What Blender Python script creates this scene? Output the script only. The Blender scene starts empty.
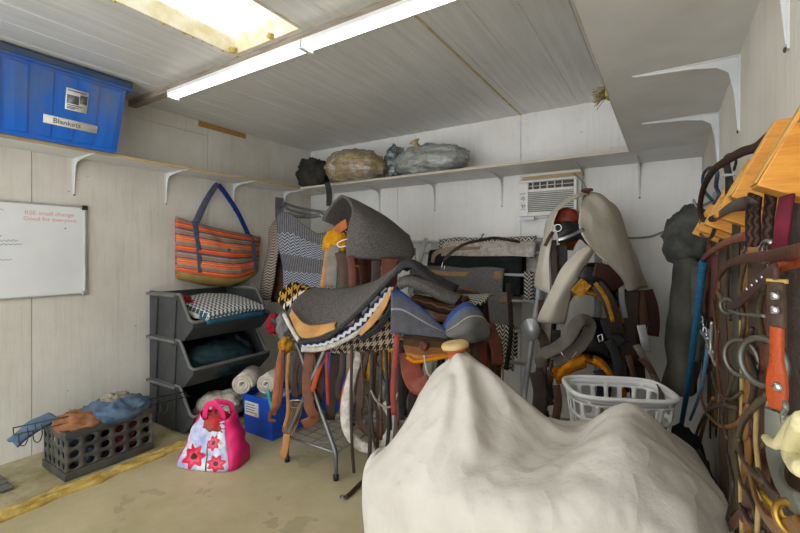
import bpy, math, random
from mathutils import Vector, Matrix, noise
C = bpy.context.scene.collection
R = random.Random(7)
PI = math.pi
# ---------------------------------------------------------------- camera frame
F, CX, HY = 420.0, 400.0, 253.0
YAW = math.radians(32.5)
CAM = Vector((0, 0, 1.3))
FW = Vector((-math.sin(YAW), math.cos(YAW), 0)); RT = Vector((math.cos(YAW), math.sin(YAW), 0)); UP = Vector((0, 0, 1))
def P(px, py, d):
    return CAM + d * (FW + (px - CX) / F * RT + (HY - py) / F * UP)
def PL(pts):
    return [P(*p) for p in pts]
# ---------------------------------------------------------------- materials
def lin(c):
    if isinstance(c, str):
        c = c.lstrip('#'); c = [int(c[i:i + 2], 16) / 255 for i in (0, 2, 4)]
        c = [x / 12.92 if x <= .04045 else ((x + .055) / 1.055) ** 2.4 for x in c]
    return (c[0], c[1], c[2], 1)
class E:
    def __init__(s, nt, k): s.nt, s.k = nt, k
    def op(s, o, b=None, c=None):
        n = s.nt.nodes.new('ShaderNodeMath'); n.operation = o
        s.nt.links.new(s.k, n.inputs[0])
        for i, x in ((1, b), (2, c)):
            if x is None: continue
            if isinstance(x, E): s.nt.links.new(x.k, n.inputs[i])
            else: n.inputs[i].default_value = x
        return E(s.nt, n.outputs[0])
    def __add__(s, b): return s.op('ADD', b)
    def __sub__(s, b): return s.op('SUBTRACT', b)
    def __mul__(s, b): return s.op('MULTIPLY', b)
    def __lt__(s, b): return s.op('LESS_THAN', b)
    def __gt__(s, b): return s.op('GREATER_THAN', b)
    def fr(s): return s.op('FRACT')
    def tri(s): return s.fr().__sub__(.5).op('ABSOLUTE')
def new_mat(name, rough=.6, metal=0):
    m = bpy.data.materials.new(name); m.use_nodes = True
    b = m.node_tree.nodes['Principled BSDF']
    b.inputs['Roughness'].default_value = rough; b.inputs['Metallic'].default_value = metal
    return m, m.node_tree, b
def coords(nt, kind='Object', stretch=(1, 1, 1)):
    t = nt.nodes.new('ShaderNodeTexCoord'); mp = nt.nodes.new('ShaderNodeMapping')
    mp.inputs['Scale'].default_value = stretch
    nt.links.new(t.outputs[kind], mp.inputs['Vector']); return mp.outputs[0]
def nz(nt, vec, scale, detail=4, rough=.6):
    n = nt.nodes.new('ShaderNodeTexNoise'); n.inputs['Scale'].default_value = scale
    n.inputs['Detail'].default_value = detail; n.inputs['Roughness'].default_value = rough
    nt.links.new(vec, n.inputs['Vector']); return n.outputs['Fac']
def ramp(nt, fac, stops, const=False):
    r = nt.nodes.new('ShaderNodeValToRGB'); e = r.color_ramp.elements
    if const: r.color_ramp.interpolation = 'CONSTANT'
    while len(e) < len(stops): e.new(1)
    for k, (p, c) in zip(e, stops): k.position = p; k.color = lin(c)
    nt.links.new(fac.k if isinstance(fac, E) else fac, r.inputs[0]); return r.outputs[0]
def mixc(nt, fac, a, b, mode='MIX'):
    n = nt.nodes.new('ShaderNodeMix'); n.data_type = 'RGBA'; n.blend_type = mode
    for i, x in ((0, fac), (6, a), (7, b)):
        if isinstance(x, E): x = x.k
        if isinstance(x, bpy.types.NodeSocket): nt.links.new(x, n.inputs[i])
        elif i == 0: n.inputs[0].default_value = x
        else: n.inputs[i].default_value = lin(x)
    return n.outputs[2]
def bump(nt, b, h, s, dist=.01):
    n = nt.nodes.new('ShaderNodeBump'); n.inputs['Strength'].default_value = s; n.inputs['Distance'].default_value = dist
    nt.links.new(h, n.inputs['Height']); nt.links.new(n.outputs[0], b.inputs['Normal'])
def pm(name, c1, c2=None, scale=8, rough=.6, metal=0, bmp=.15, bs=80, lo=.35, hi=.65, stretch=(1, 1, 1), sheen=0, coat=0):
    m, nt, b = new_mat(name, rough, metal)
    v = coords(nt, 'Object', stretch)
    nt.links.new(ramp(nt, nz(nt, v, scale), [(lo, c1), (hi, c2 or c1)]), b.inputs['Base Color'])
    if bmp: bump(nt, b, nz(nt, v, bs, 3), bmp)
    if rough >= .7: b.inputs['Specular IOR Level'].default_value = .12
    elif not metal and not coat: b.inputs['Specular IOR Level'].default_value = .35
    if sheen: b.inputs['Sheen Weight'].default_value = sheen
    if coat: b.inputs['Coat Weight'].default_value = coat; b.inputs['Specular IOR Level'].default_value = .3
    return m
def uvs_of(nt):
    t = nt.nodes.new('ShaderNodeTexCoord'); s = nt.nodes.new('ShaderNodeSeparateXYZ')
    nt.links.new(t.outputs['UV'], s.inputs[0])
    return E(nt, s.outputs[0]), E(nt, s.outputs[1]), t.outputs['UV']
def woven(nt, b, uv, col, s=.25):
    b.inputs['Specular IOR Level'].default_value = .12
    w = nz(nt, uv, 260, 2); n2 = nz(nt, uv, 25, 3)
    c = mixc(nt, .35, col, ramp(nt, w, [(.3, '#000000'), (.7, '#ffffff')]), 'SOFT_LIGHT')
    c = mixc(nt, .25, c, ramp(nt, n2, [(.3, '#303030'), (.7, '#e0e0e0')]), 'SOFT_LIGHT')
    nt.links.new(c, b.inputs['Base Color']); bump(nt, b, w, s, .004)
def chevron(name, a, c, n=28, f=14, amp=.5, duty=.5, plain=None):
    """zigzag weave; plain = (fraction of the band period that is plain, colour)"""
    m, nt, b = new_mat(name, .9); u, v, uv = uvs_of(nt)
    z = ((u * f).tri() * (amp * 2) + v * n).fr() < duty
    col = mixc(nt, z, a, c)
    if plain:
        col = mixc(nt, (v * plain[2]).fr() < plain[0], col, mixc(nt, ((u * 60).fr() < .5), plain[1], c))
    woven(nt, b, uv, col); return m
def hounds(name, stops, n=14, dark='#1d1c1e'):
    m, nt, b = new_mat(name, .95); u, v, uv = uvs_of(nt)
    a = (u * n).fr() < .5; c = (v * n).fr() < .5
    st = ((u * (2 * n) + v * (2 * n)).fr()) < .5
    same = (a - c).op('ABSOLUTE') < .5
    fac = same * a + (same * -1 + 1) * st
    light = ramp(nt, (v * 1.0).op('MULTIPLY', 1), stops, True)
    woven(nt, b, uv, mixc(nt, fac, light, dark)); return m
def stripes(name, stops, n=3.0, along='v'):
    m, nt, b = new_mat(name, .9); u, v, uv = uvs_of(nt)
    woven(nt, b, uv, ramp(nt, ((v if along == 'v' else u) * n).fr(), stops, True)); return m
# ---------------------------------------------------------------- geometry
def cr(pts, n):
    """Catmull-Rom resample to n points"""
    pts = [Vector(p) for p in pts]
    if len(pts) == 2: return [pts[0].lerp(pts[1], i / (n - 1)) for i in range(n)]
    q = [2 * pts[0] - pts[1]] + pts + [2 * pts[-1] - pts[-2]]
    out = []
    for i in range(n):
        t = i / (n - 1) * (len(pts) - 1); k = min(int(t), len(pts) - 2); t -= k
        a, b, c, d = q[k:k + 4]
        out.append(.5 * ((2 * b) + (c - a) * t + (2 * a - 5 * b + 4 * c - d) * t * t + (3 * b - a - 3 * c + d) * t ** 3))
    return out
class MB:
    def __init__(s): s.v, s.f, s.uv, s.sm = [], [], [], []
    def add(s, v, f, uv=None, smooth=True):
        o = len(s.v); s.v += [Vector(x) for x in v]; s.uv += uv or [(0, 0)] * len(v)
        s.f += [tuple(i + o for i in q) for q in f]; s.sm += [smooth] * len(f); return s
    def box(s, lo, hi, rot=None, taper=None):
        lo, hi = Vector(lo), Vector(hi); c = (lo + hi) / 2; h = (hi - lo) / 2; v = []
        for z in (-1, 1):
            k = taper if (taper and z < 0) else 1
            for x, y in ((-1, -1), (1, -1), (1, 1), (-1, 1)):
                p = Vector((x * h.x * k, y * h.y * k, z * h.z))
                v.append(c + (rot @ p if rot else p))
        return s.add(v, [(3, 2, 1, 0), (4, 5, 6, 7), (0, 1, 5, 4), (1, 2, 6, 5), (2, 3, 7, 6), (3, 0, 4, 7)], smooth=False)
    def tube(s, pts, r, n=8, res=None, closed=False):
        pts = cr(pts, res) if res else [Vector(p) for p in pts]
        m = len(pts); rr = r if callable(r) else (lambda t: r)
        T = [((pts[(i + 1) % m] if closed else pts[min(i + 1, m - 1)]) - (pts[(i - 1) % m] if closed else pts[max(i - 1, 0)])).normalized() for i in range(m)]
        a = T[0].orthogonal().normalized(); v, uv, L = [], [], 0
        for i in range(m):
            a = (a - T[i] * a.dot(T[i])); a = a.normalized() if a.length > 1e-6 else T[i].orthogonal().normalized()
            b = T[i].cross(a); L += (pts[i] - pts[i - 1]).length if i else 0
            for k in range(n):
                w = 2 * PI * k / n; v.append(pts[i] + rr(i / max(1, m - 1)) * (math.cos(w) * a + math.sin(w) * b)); uv.append((L, k / n * .1))
        f = [(i * n + k, i * n + (k + 1) % n, ((i + 1) % m) * n + (k + 1) % n, ((i + 1) % m) * n + k) for i in range(m if closed else m - 1) for k in range(n)]
        if not closed: f += [tuple(range(n))[::-1], tuple(range((m - 1) * n, m * n))]
        return s.add(v, f, uv)
    def strap(s, pts, w, t=.004, nrm=(0, -1, 0), res=None, round_end=True):
        """flat band swept along pts, its broad side facing nrm"""
        pts = cr(pts, res or max(6, 5 * len(pts))); m = len(pts); N = Vector(nrm).normalized()
        ww = w if callable(w) else (lambda q: w); v, uv, L = [], [], 0
        for i in range(m):
            T = (pts[min(i + 1, m - 1)] - pts[max(i - 1, 0)]).normalized()
            side = T.cross(N)
            if side.length < .15: side = T.cross(Vector((.3, -.2, .9)))
            side.normalize(); n2 = side.cross(T).normalized(); h = ww(i / (m - 1)) / 2; L += (pts[i] - pts[i - 1]).length if i else 0
            for a, b in ((-1, -.6), (-.85, -1), (.85, -1), (1, -.6), (1, .6), (.85, 1), (-.85, 1), (-1, .6)):
                v.append(pts[i] + side * h * a + n2 * t / 2 * b); uv.append((L, (a + 1) * h))
        f = [(i * 8 + k, i * 8 + (k + 1) % 8, (i + 1) * 8 + (k + 1) % 8, (i + 1) * 8 + k) for i in range(m - 1) for k in range(8)]
        f += [tuple(range(8))[::-1], tuple(range((m - 1) * 8, m * 8))]
        return s.add(v, f, uv)
    def lathe(s, prof, at=(0, 0, 0), axis=(0, 0, 1), n=20):
        at = Vector(at); q = Vector((0, 0, 1)).rotation_difference(Vector(axis).normalized()); v = []
        for r, z in prof:
            for k in range(n): v.append(at + q @ Vector((r * math.cos(2 * PI * k / n), r * math.sin(2 * PI * k / n), z)))
        m = len(prof); f = [(i * n + k, i * n + (k + 1) % n, (i + 1) * n + (k + 1) % n, (i + 1) * n + k) for i in range(m - 1) for k in range(n)]
        f += [tuple(range(n))[::-1], tuple(range((m - 1) * n, m * n))]
        return s.add(v, f)
    def grid(s, G, closed=False):
        """G[i][j] points; uv in metres"""
        a, b = len(G), len(G[0]); v = [p for r in G for p in r]; mi, mj = a // 2, b // 2
        U = [0]; V = [0]
        for j in range(1, b): U.append(U[-1] + (G[mi][j] - G[mi][j - 1]).length)
        for i in range(1, a): V.append(V[-1] + (G[i][mj] - G[i - 1][mj]).length)
        uv = [(U[j], V[i]) for i in range(a) for j in range(b)]
        f = [(i * b + j, i * b + j + 1, (i + 1) * b + j + 1, (i + 1) * b + j) for i in range(a - 1) for j in range(b - 1)]
        if closed: f += [(i * b + b - 1, i * b, (i + 1) * b, (i + 1) * b + b - 1) for i in range(a - 1)]
        return s.add(v, f, uv)
    def prism(s, poly, ax, lo, hi):
        """closed polygon (2D) extruded along axis ax ('x','y','z') from lo to hi"""
        def p(a, b, c): return {'x': (c, a, b), 'y': (a, c, b), 'z': (a, b, c)}[ax]
        n = len(poly); v = [p(a, b, lo) for a, b in poly] + [p(a, b, hi) for a, b in poly]
        f = [tuple(range(n))[::-1], tuple(range(n, 2 * n))] + [(k, (k + 1) % n, n + (k + 1) % n, n + k) for k in range(n)]
        return s.add(v, f, smooth=False)
    def holed(s, fn, nx, ny, hx=.7, hy=.7, pw=2.0, u0=0, u1=1, v0=0, v1=1, m=24):
        """wall of nx by ny cells, each with a rounded hole, mapped by fn(u, v)"""
        for i in range(nx):
            for j in range(ny):
                v = []
                for k in range(m):
                    a = 2 * PI * k / m; c, d = math.cos(a), math.sin(a)
                    q = (abs(c) ** pw + abs(d) ** pw) ** (-1 / pw); z = 1 / max(abs(c), abs(d))
                    for x, y in ((c * q * hx, d * q * hy), (c * z, d * z)):
                        v.append(fn(u0 + (u1 - u0) * (i + .5 + x / 2) / nx, v0 + (v1 - v0) * (j + .5 + y / 2) / ny))
                s.add(v, [(2 * k, 2 * k + 1, 2 * ((k + 1) % m) + 1, 2 * ((k + 1) % m)) for k in range(m)])
        return s
    def build(s, name, mat, parent=None, local=False, thick=0, sub=0, bev=0, off=0, weld=False):
        base = Vector((0, 0, 0))
        if parent is not None:
            if not local: base = Vector(parent['_b'])
        elif not local:
            lo = Vector([min(p[i] for p in s.v) for i in range(3)]); hi = Vector([max(p[i] for p in s.v) for i in range(3)])
            base = Vector(((lo.x + hi.x) / 2, (lo.y + hi.y) / 2, lo.z))
        me = bpy.data.meshes.new(name); me.from_pydata([p - base for p in s.v], [], s.f)
        ul = me.uv_layers.new(name='UVMap'); me.polygons.foreach_set('use_smooth', s.sm)
        for lp in me.loops: ul.data[lp.index].uv = s.uv[lp.vertex_index]
        me.materials.append(mat); o = bpy.data.objects.new(name, me); C.objects.link(o)
        if parent is not None: o.parent = parent
        else: o.location = base
        BASE[o.name] = base if not local else Vector((0, 0, 0)); o['_b'] = tuple(base)
        if weld:
            w = o.modifiers.new('weld', 'WELD'); w.merge_threshold = .0004
        if bev:
            w = o.modifiers.new('bevel', 'BEVEL'); w.width = bev; w.segments = 2; w.limit_method = 'ANGLE'
        if thick:
            w = o.modifiers.new('solid', 'SOLIDIFY'); w.thickness = thick; w.offset = off
        if sub:
            w = o.modifiers.new('sub', 'SUBSURF'); w.levels = sub; w.render_levels = sub
        return o
BASE = {}
def tag(o, label, cat, group=None, kind=None):
    o['label'] = label; o['category'] = cat
    if group: o['group'] = group
    if kind: o['kind'] = kind
    return o
def thing(name, label, cat, loc=(0, 0, 0), rz=0, group=None):
    o = bpy.data.objects.new(name, None); C.objects.link(o); o.location = loc; o.rotation_euler = (0, 0, rz)
    o.empty_display_size = .05; o['_b'] = tuple(Vector(loc)); return tag(o, label, cat, group)
def struct(name, mb, mat, **k):
    o = mb.build(name, mat, **k); o['kind'] = 'structure'; return o
def surf(rows, nu=24, nv=16, wr=0, ws=6, seed=0):
    """smooth surface through a coarse net of points, optional wrinkles"""
    A = [cr(r, nu) for r in rows]; B = [cr([A[i][j] for i in range(len(A))], nv) for j in range(nu)]
    G = [[B[j][i] for j in range(nu)] for i in range(nv)]
    if wr:
        H = [[None] * nu for _ in range(nv)]
        for i in range(nv):
            for j in range(nu):
                a = G[i][min(j + 1, nu - 1)] - G[i][max(j - 1, 0)]; b = G[min(i + 1, nv - 1)][j] - G[max(i - 1, 0)][j]
                n = a.cross(b); n = n.normalized() if n.length > 1e-9 else Vector((0, 0, 1))
                H[i][j] = G[i][j] + n * wr * noise.noise(G[i][j] * ws + Vector((seed, seed * 2.3, 0)))
        G = H
    return G
def sheet(name, rows, mat, parent=None, thick=.01, nu=24, nv=16, wr=0, ws=6, seed=0, img=True, sub=0):
    if img: rows = [PL(r) for r in rows]
    return MB().grid(surf(rows, nu, nv, wr, ws, seed)).build(name, mat, parent, thick=thick, sub=sub)
def blob(c, rad, wr=.2, ws=5, seed=0, nu=40, nv=24, flat=None, pinch=0, q=None, amp=0):
    """wrinkled closed bag shape; flat = z it rests on"""
    c = Vector(c); G = []
    for i in range(nv + 1):
        t = PI * i / nv; r = []
        for j in range(nu):
            a = 2 * PI * j / nu; d = Vector((math.sin(t) * math.cos(a), math.sin(t) * math.sin(a), math.cos(t)))
            k = 1 + wr * noise.noise(d * ws * .4 + Vector((seed, 0, 0))) + wr * .5 * noise.noise(d * ws + Vector((0, seed, 0)))
            if pinch: k += pinch * abs(math.sin(a * 9 + 2 * t)) * math.sin(t) * .5
            p = Vector((d.x * rad[0] * k, d.y * rad[1] * k, d.z * rad[2] * k))
            if q: p = q @ p
            p += c
            if amp: p += Vector((d.x / rad[0], d.y / rad[1], d.z / rad[2])).normalized() * amp * (1 - 2.4 * abs(noise.noise(p * ws + Vector((seed, 1, 0)))) + .5 * noise.noise(p * ws * 2.3))
            if flat is not None and p.z < flat: p.z = flat + (p.z - flat) * .03
            r.append(p)
        G.append(r)
    return MB().grid(G, closed=True)
def text(name, s, mat, parent, loc, rot, size, ext=.0006):
    cu = bpy.data.curves.new(name, 'FONT'); cu.body = s; cu.size = size; cu.extrude = ext
    q = bpy.data.objects.new('lettering', cu); C.objects.link(q)
    me = bpy.data.meshes.new_from_object(q.evaluated_get(bpy.context.evaluated_depsgraph_get()))
    bpy.data.objects.remove(q); bpy.data.curves.remove(cu)
    o = bpy.data.objects.new(name, me); me.materials.clear(); me.materials.append(mat); C.objects.link(o)
    o.parent = parent; o.location = Vector(loc) - Vector(parent['_b']); o.rotation_euler = rot; return o
# ================================================================ setting
XL, XR, YB, ZC, YF = -3.43, .20, 3.49, 2.45, -1.3
def wall_mat(name, c, c2):
    m, nt, b = new_mat(name, .75); v = coords(nt); g = coords(nt, 'Object', (6, 6, .35))
    col = ramp(nt, nz(nt, v, 1.6, 5), [(.3, c2), (.62, c)])
    col = mixc(nt, .55, col, ramp(nt, nz(nt, g, 7, 5), [(.3, '#8f8c86'), (.5, '#bdbbb6')]), 'SOFT_LIGHT')
    sp = nz(nt, v, 28, 6, .7); col = mixc(nt, E(nt, sp) > .69, col, '#9a968c')
    nt.links.new(col, b.inputs['Base Color']); bump(nt, b, nz(nt, g, 26, 4), .25, .006); return m
M_wall = wall_mat('painted_board', '#efeeea', '#dfddd7')
M_wall2 = wall_mat('painted_board_cream', '#dddad1', '#c9c5ba')
def floor_mat():
    m, nt, b = new_mat('concrete', .55); v = coords(nt)
    col = ramp(nt, nz(nt, v, 1.3, 8, .65), [(.3, '#a0946f'), (.5, '#b8ab86'), (.7, '#cbbf9f')])
    st = nz(nt, v, 3.4, 3); col = mixc(nt, (E(nt, st) > .64) * .35, col, '#857a60')
    ol = nz(nt, v, .8, 2); col = mixc(nt, ramp(nt, ol, [(.45, '#000000'), (.65, '#777777')]), col, '#b09f64')
    nt.links.new(col, b.inputs['Base Color']); bump(nt, b, nz(nt, v, 60, 4), .1, .004); return m
def ceil_mat():
    m, nt, b = new_mat('galvanised_panel', .42, .15); v = coords(nt, 'Object', (9, .5, 1)); v2 = coords(nt)
    col = ramp(nt, nz(nt, v, 3.0, 6, .6), [(.3, '#cbcac4'), (.55, '#d9d8d3'), (.75, '#e3e2dd')])
    col = mixc(nt, ramp(nt, nz(nt, v2, .9, 3), [(.42, '#000000'), (.7, '#999999')]), col, '#b3b2ab')
    nt.links.new(col, b.inputs['Base Color']); bump(nt, b, nz(nt, v, 6, 3), .06, .006)
    r = nz(nt, v, 5, 3); mr = nt.nodes.new('ShaderNodeMapRange'); nt.links.new(r, mr.inputs[0])
    mr.inputs[3].default_value = .3; mr.inputs[4].default_value = .6; nt.links.new(mr.outputs[0], b.inputs['Roughness']); return m
M_floor, M_ceil = floor_mat(), ceil_mat()
M_wood = pm('raw_wood', '#b98f52', '#96703c', 6, .7, stretch=(1, 12, 12), bs=40)
M_ply = pm('plywood_edge', '#cdb68c', '#b0966a', 10, .7, stretch=(1, 1, 30))
M_board = pm('white_shelf_board', '#d8d7d3', '#c9c8c4', 3, .5, bmp=.05)
M_brk = pm('white_steel', '#dcdedc', '#c5c8c8', 6, .4, bmp=.03)
M_beam = pm('weathered_wood', '#a5998a', '#877b6b', 5, .8, stretch=(1, 14, 14), bs=30)
M_foam = pm('yellow_foam', '#cbb36a', '#a98c43', 16, .9, bmp=.6, bs=50)
M_dust = pm('dusty_concrete', '#b5ab8c', '#8f845f', 5, .9, bmp=.4, bs=40)
M_black = pm('black_plastic', '#1c1d1d', '#2a2b2a', 14, .45, bmp=.05)
M_screw = pm('dark_screw', '#4a453e', None, 5, .5, .6, bmp=0)

struct('floor', MB().box((XL - .2, YF, -.1), (XR + .2, YB + .1, 0)), M_floor)
w = MB().box((XL - .12, YF, 0), (XL - .02, YB + .1, ZC + .1))
for y0, y1 in ((YF, 1.0), (1.0, 2.22), (2.22, YB)):
    w.box((XL - .02, y0 + .002, 0), (XL, y1 - .002, 2.335 if y1 < 2.3 else ZC - .05))
w.box((XL - .02, YF, 2.338), (XL, 2.13, ZC)); w.box((XL - .02, 2.13, 2.338), (XL, 2.22, ZC - .05)); w.box((XL - .02, 2.62, ZC - .05), (XL, YB, ZC))
struct('wall_left', w, M_wall2)
w = MB().box((XL - .12, YB + .02, 0), (XR + .12, YB + .12, ZC + .1))
for x0, x1 in ((XL, -2.25), (-2.25, -1.03), (-1.03, XR)):
    w.box((x0 + .002, YB, 0), (x1 - .002, YB + .02, ZC))
struct('wall_back', w, M_wall)
w = MB().box((XR + .02, YF, 0), (XR + .12, YB + .1, ZC + .1))
for y0, y1 in ((YF, 1.05), (1.05, 2.27), (2.27, YB)): w.box((XR, y0 + .002, 0), (XR + .02, y1 - .002, ZC))
struct('wall_right', w, M_wall2)
struct('trim_1', MB().box((XL - .018, 2.13, ZC - .05), (XL - .004, 2.62, ZC)), M_wood)
# ceiling of ribbed metal panels, open over the skylight
SX0, SX1, SY1 = -2.13, -1.58, 1.55
def rib(x):
    q = (x % .2) / .2
    return .003 * (1 if .1 < q < .4 else 0)
w = MB()
def ceil_piece(x0, x1, y0, y1):
    xs = [x0]
    k = math.ceil(x0 / .1) - 1
    brk = sorted({round(.2 * i + o, 4) for i in range(-40, 10) for o in (.018, .022, .078, .082)})
    xs += [b for b in brk if x0 < b < x1] + [x1]
    w.grid([[Vector((x, y, ZC + rib(x))) for x in xs] for y in (y0, y1)]); w.sm[-len(xs) + 1:] = [False] * (len(xs) - 1)
    w.box((x0, y0, ZC + .02), (x1, y1, ZC + .1))
ceil_piece(XL, SX0, YF, YB); ceil_piece(SX1, -1.035, YF, YB); ceil_piece(-1.025, XR, YF, YB); ceil_piece(SX0, SX1, SY1, YB)
struct('ceiling', w, M_ceil)
struct('trim_2', MB().box((-1.037, 1.66, ZC - .003), (-1.023, YB, ZC + .02)), M_ply)
# skylight
def sky_mat():
    m, nt, b = new_mat('translucent_sheet', .4); v = coords(nt, 'Object', (1, .6, 1))
    v2 = coords(nt, 'Object', (22, .35, 1))
    col = ramp(nt, nz(nt, v2, 2.2, 4), [(.36, '#7d807f'), (.5, '#c4c6c5'), (.6, '#f2f3f2')]); col = mixc(nt, .5, col, ramp(nt, nz(nt, v, 26, 5, .7), [(.35, '#6a6d6c'), (.6, '#ffffff')]), 'MULTIPLY')
    b.inputs['Base Color'].default_value = lin('#5a5c5b'); nt.links.new(col, b.inputs['Emission Color']); b.inputs['Emission Strength'].default_value = SKY_E; return m
SKY_E, LED_E = 2.0, 2.6
xs = [SX0 - .02 + i * .006 for i in range(int((SX1 - SX0 + .06) / .006))]
def corr(x):
    q = (x % .11) / .11
    return .022 * max(0, min(1, 2.2 - abs(q - .5) * 8))

win = struct('window_1', MB().grid([[Vector((x, y, ZC + .095 + corr(x))) for x in xs] for y in (YF, .3, SY1 + .02)]), sky_mat())
M_cream = pm('cream_edge', '#e4ddc8', '#cfc093', 9, .8, bmp=.3)
f = MB().box((SX0 + .001, YF, ZC - .002), (SX0 + .014, SY1 - .001, ZC + .12)).box((SX1 - .014, YF, ZC - .002), (SX1 - .001, SY1 - .001, ZC + .12)).box((SX0 + .014, SY1 - .014, ZC), (SX1 - .014, SY1 - .001, ZC + .12))
f.build('window_frame', M_cream, win)
f = MB()
for i in range(26):
    y = .2 + i * .055 + R.uniform(-.01, .01); f.lathe([(.001, -.01), (R.uniform(.006, .012), -.004), (.009, .004), (.001, .009)], (SX0 + .001, y, ZC + .004 + R.uniform(-.004, .006)), (R.uniform(-1, 1), 0, 1), 7)
for p in ((SX0 + .025, 1.52), (SX0 + .33, 1.53)):
    f.lathe([(.001, -.012), (.02, -.008), (.026, .0), (.014, .01), (.02, .016), (.001, .02)], (p[0], p[1], ZC + .012), (.6, -.4, 1), 7)
f.build('sealant', M_foam, win)
# beam under the ceiling and the strip light on it
struct('trim_3', MB().box((XL, 1.57, ZC - .045), (XR, 1.625, ZC)), M_beam)
def led():
    m, nt, b = new_mat('light_diffuser', .35)
    b.inputs['Base Color'].default_value = lin('#f4f4f2'); b.inputs['Emission Color'].default_value = lin('#fff8ee'); b.inputs['Emission Strength'].default_value = LED_E; return m
M_led, M_whitep = led(), pm('white_plastic', '#e9e9e6', '#dededb', 4, .35, bmp=.02)
for i, (x0, x1) in enumerate(((-2.86, -1.60), (-1.595, -.35))):
    t = thing('strip_light', ('white strip light starting near the left wall end of the ceiling beam', 'white strip light joined on along the beam beyond the skylight corner')[i], 'light', (x0, 1.62, ZC - .045), 0, 'strip lights along the ceiling beam')
    zt = ZC - .0445
    MB().box((x0, 1.552, zt - .022), (x1, 1.630, zt)).build('housing', M_whitep, t, bev=.003)
    f = MB(); f.prism([(1.558, zt - .022), (1.624, zt - .022), (1.620, zt - .038), (1.606, zt - .048), (1.576, zt - .048), (1.562, zt - .038)], 'x', x0 + .012, x1 - .012); f.build('diffuser', M_led, t)
    for a, b in ((x0, x0 + .012), (x1 - .012, x1)): MB().box((a, 1.550, zt - .051), (b, 1.632, zt)).build('end_cap', M_whitep, t, bev=.003)
# floor edge along the left wall: dusty strip with a ragged seam of foam
G = []
for i in range(60):
    y = -.2 + i * .042; r = []
    for j in range(14):
        x = XL + .0 + j * .052; r.append(Vector((x, y, .006 + .012 * max(0, noise.noise(Vector((x * 9, y * 9, 1)))))))
    G.append(r)
struct('trim_4', MB().grid(G), M_dust)
f = MB()
for i in range(3):
    pts = [(-2.76 + .03 * (i - 1) + .05 * noise.noise(Vector((y * 7, i * 9, 2))), y, .004 + .012 * noise.noise(Vector((y * 11, i * 4, 5)))) for y in [-.2 + k * .035 for k in range(70)]]
    f.tube(pts, lambda t, i=i: .019 + .02 * noise.noise(Vector((t * 75, i * 3, 0))), 8)
struct('trim_5', f, M_foam)
# ---------------------------------------------------------------- shelves
SB = 1.95
M_edge = pm('painted_edge', '#cfc8ba', '#b3a48a', 9, .6, stretch=(1, 1, 30))
def bracket(t, p, d, arm=.31, drop=.25):
    """steel L bracket at wall point p, arm along unit d"""
    p = Vector(p); d = Vector(d); s = d.cross(UP); m = MB()
    def bar(a, b, wa, wb, n):
        a, b = Vector(a), Vector(b); ax = (b - a).normalized(); v = []
        for q, ww in ((a, wa), (b, wb)):
            for k, h in ((-1, 0), (1, 0), (1, 1), (-1, 1)): v.append(q + s * ww * k + n * (.004 * h))
        m.add(v, [(3, 2, 1, 0), (4, 5, 6, 7), (0, 1, 5, 4), (1, 2, 6, 5), (2, 3, 7, 6), (3, 0, 4, 7)], smooth=False)
    top = p - UP * .002
    bar(top, top + d * arm, .013, .005, -UP); bar(top, top - UP * drop, .013, .005, d)
    v = [top + d * (arm - .02), top + d * .0, top - UP * (drop - .02)]
    cv = [top + d * .05 + d * (arm - .08) * k * k - UP * (.055 + 0) * (1 - k) ** 2 * 1 - UP * (.0) for k in (0, .33, .66, 1)]
    poly = [top, top + d * (arm - .01), top + d * (arm - .01) - UP * .006, top + d * .13 - UP * .016, top + d * .06 - UP * .028, top + d * .03 - UP * .05, top + d * .016 - UP * .12, top + d * .006 - UP * (drop - .01), top - UP * (drop - .01)]
    n = len(poly); m.add([q + s * .002 for q in poly] + [q - s * .002 for q in poly], [tuple(range(n)), tuple(range(n, 2 * n))[::-1]] + [(k, n + k, n + (k + 1) % n, (k + 1) % n) for k in range(n)], smooth=False)
    o = m.build('bracket', M_brk, t)
    MB().lathe([(.001, 0), (.006, .001), (.005, .004), (.001, .005)], top - UP * (drop + .0) + d * .004, d, 8).build('screw', M_screw, o, False)
    return o
def shelf(label, lo, hi, edge, brs):
    t = thing('wall_shelf', label, 'shelf', ((lo[0] + hi[0]) / 2, (lo[1] + hi[1]) / 2, lo[2]), 0, 'board shelves around the walls')
    MB().box(lo, hi).build('board', M_board, t)
    MB().box(*edge).build('front_edge', M_ply if lo[0] == XL and hi[0] < -3 else M_edge, t)
    for p, d in brs: bracket(t, p, d)
YS = 3.06
shelf('long narrow shelf on the left wall carrying the blue tote', (XL, YF, SB), (-3.153, YS - .004, SB + .018), ((-3.153, YF, SB - .001), (-3.15, YS - .004, SB + .0185)),
      [((XL, y, SB), (1, 0, 0)) for y in (.0, .61, 1.227, 1.853, 2.476)] )
shelf('deep shelf along the back wall carrying plastic-wrapped bags', (XL, YS, SB), (XR, YB, SB + .018), ((XL + .28, YS - .003, SB - .001), (-.205, YS, SB + .0185)),
      [((x, YB, SB), (0, -1, 0)) for x in (-3.09, -2.465, -1.836, -1.19, -.55, -.17)] + [((XL, 3.09, SB), (1, 0, 0))])
shelf('deep shelf overhead on the right wall above the bridles', (-.205, YF, SB + .0), (XR, YS - .004, SB + .018), ((-.208, YF, SB - .001), (-.205, YS - .004, SB + .0185)),
      [((XR, y, SB), (-1, 0, 0)) for y in (.46, 1.1, 1.76, 2.42)])
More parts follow.
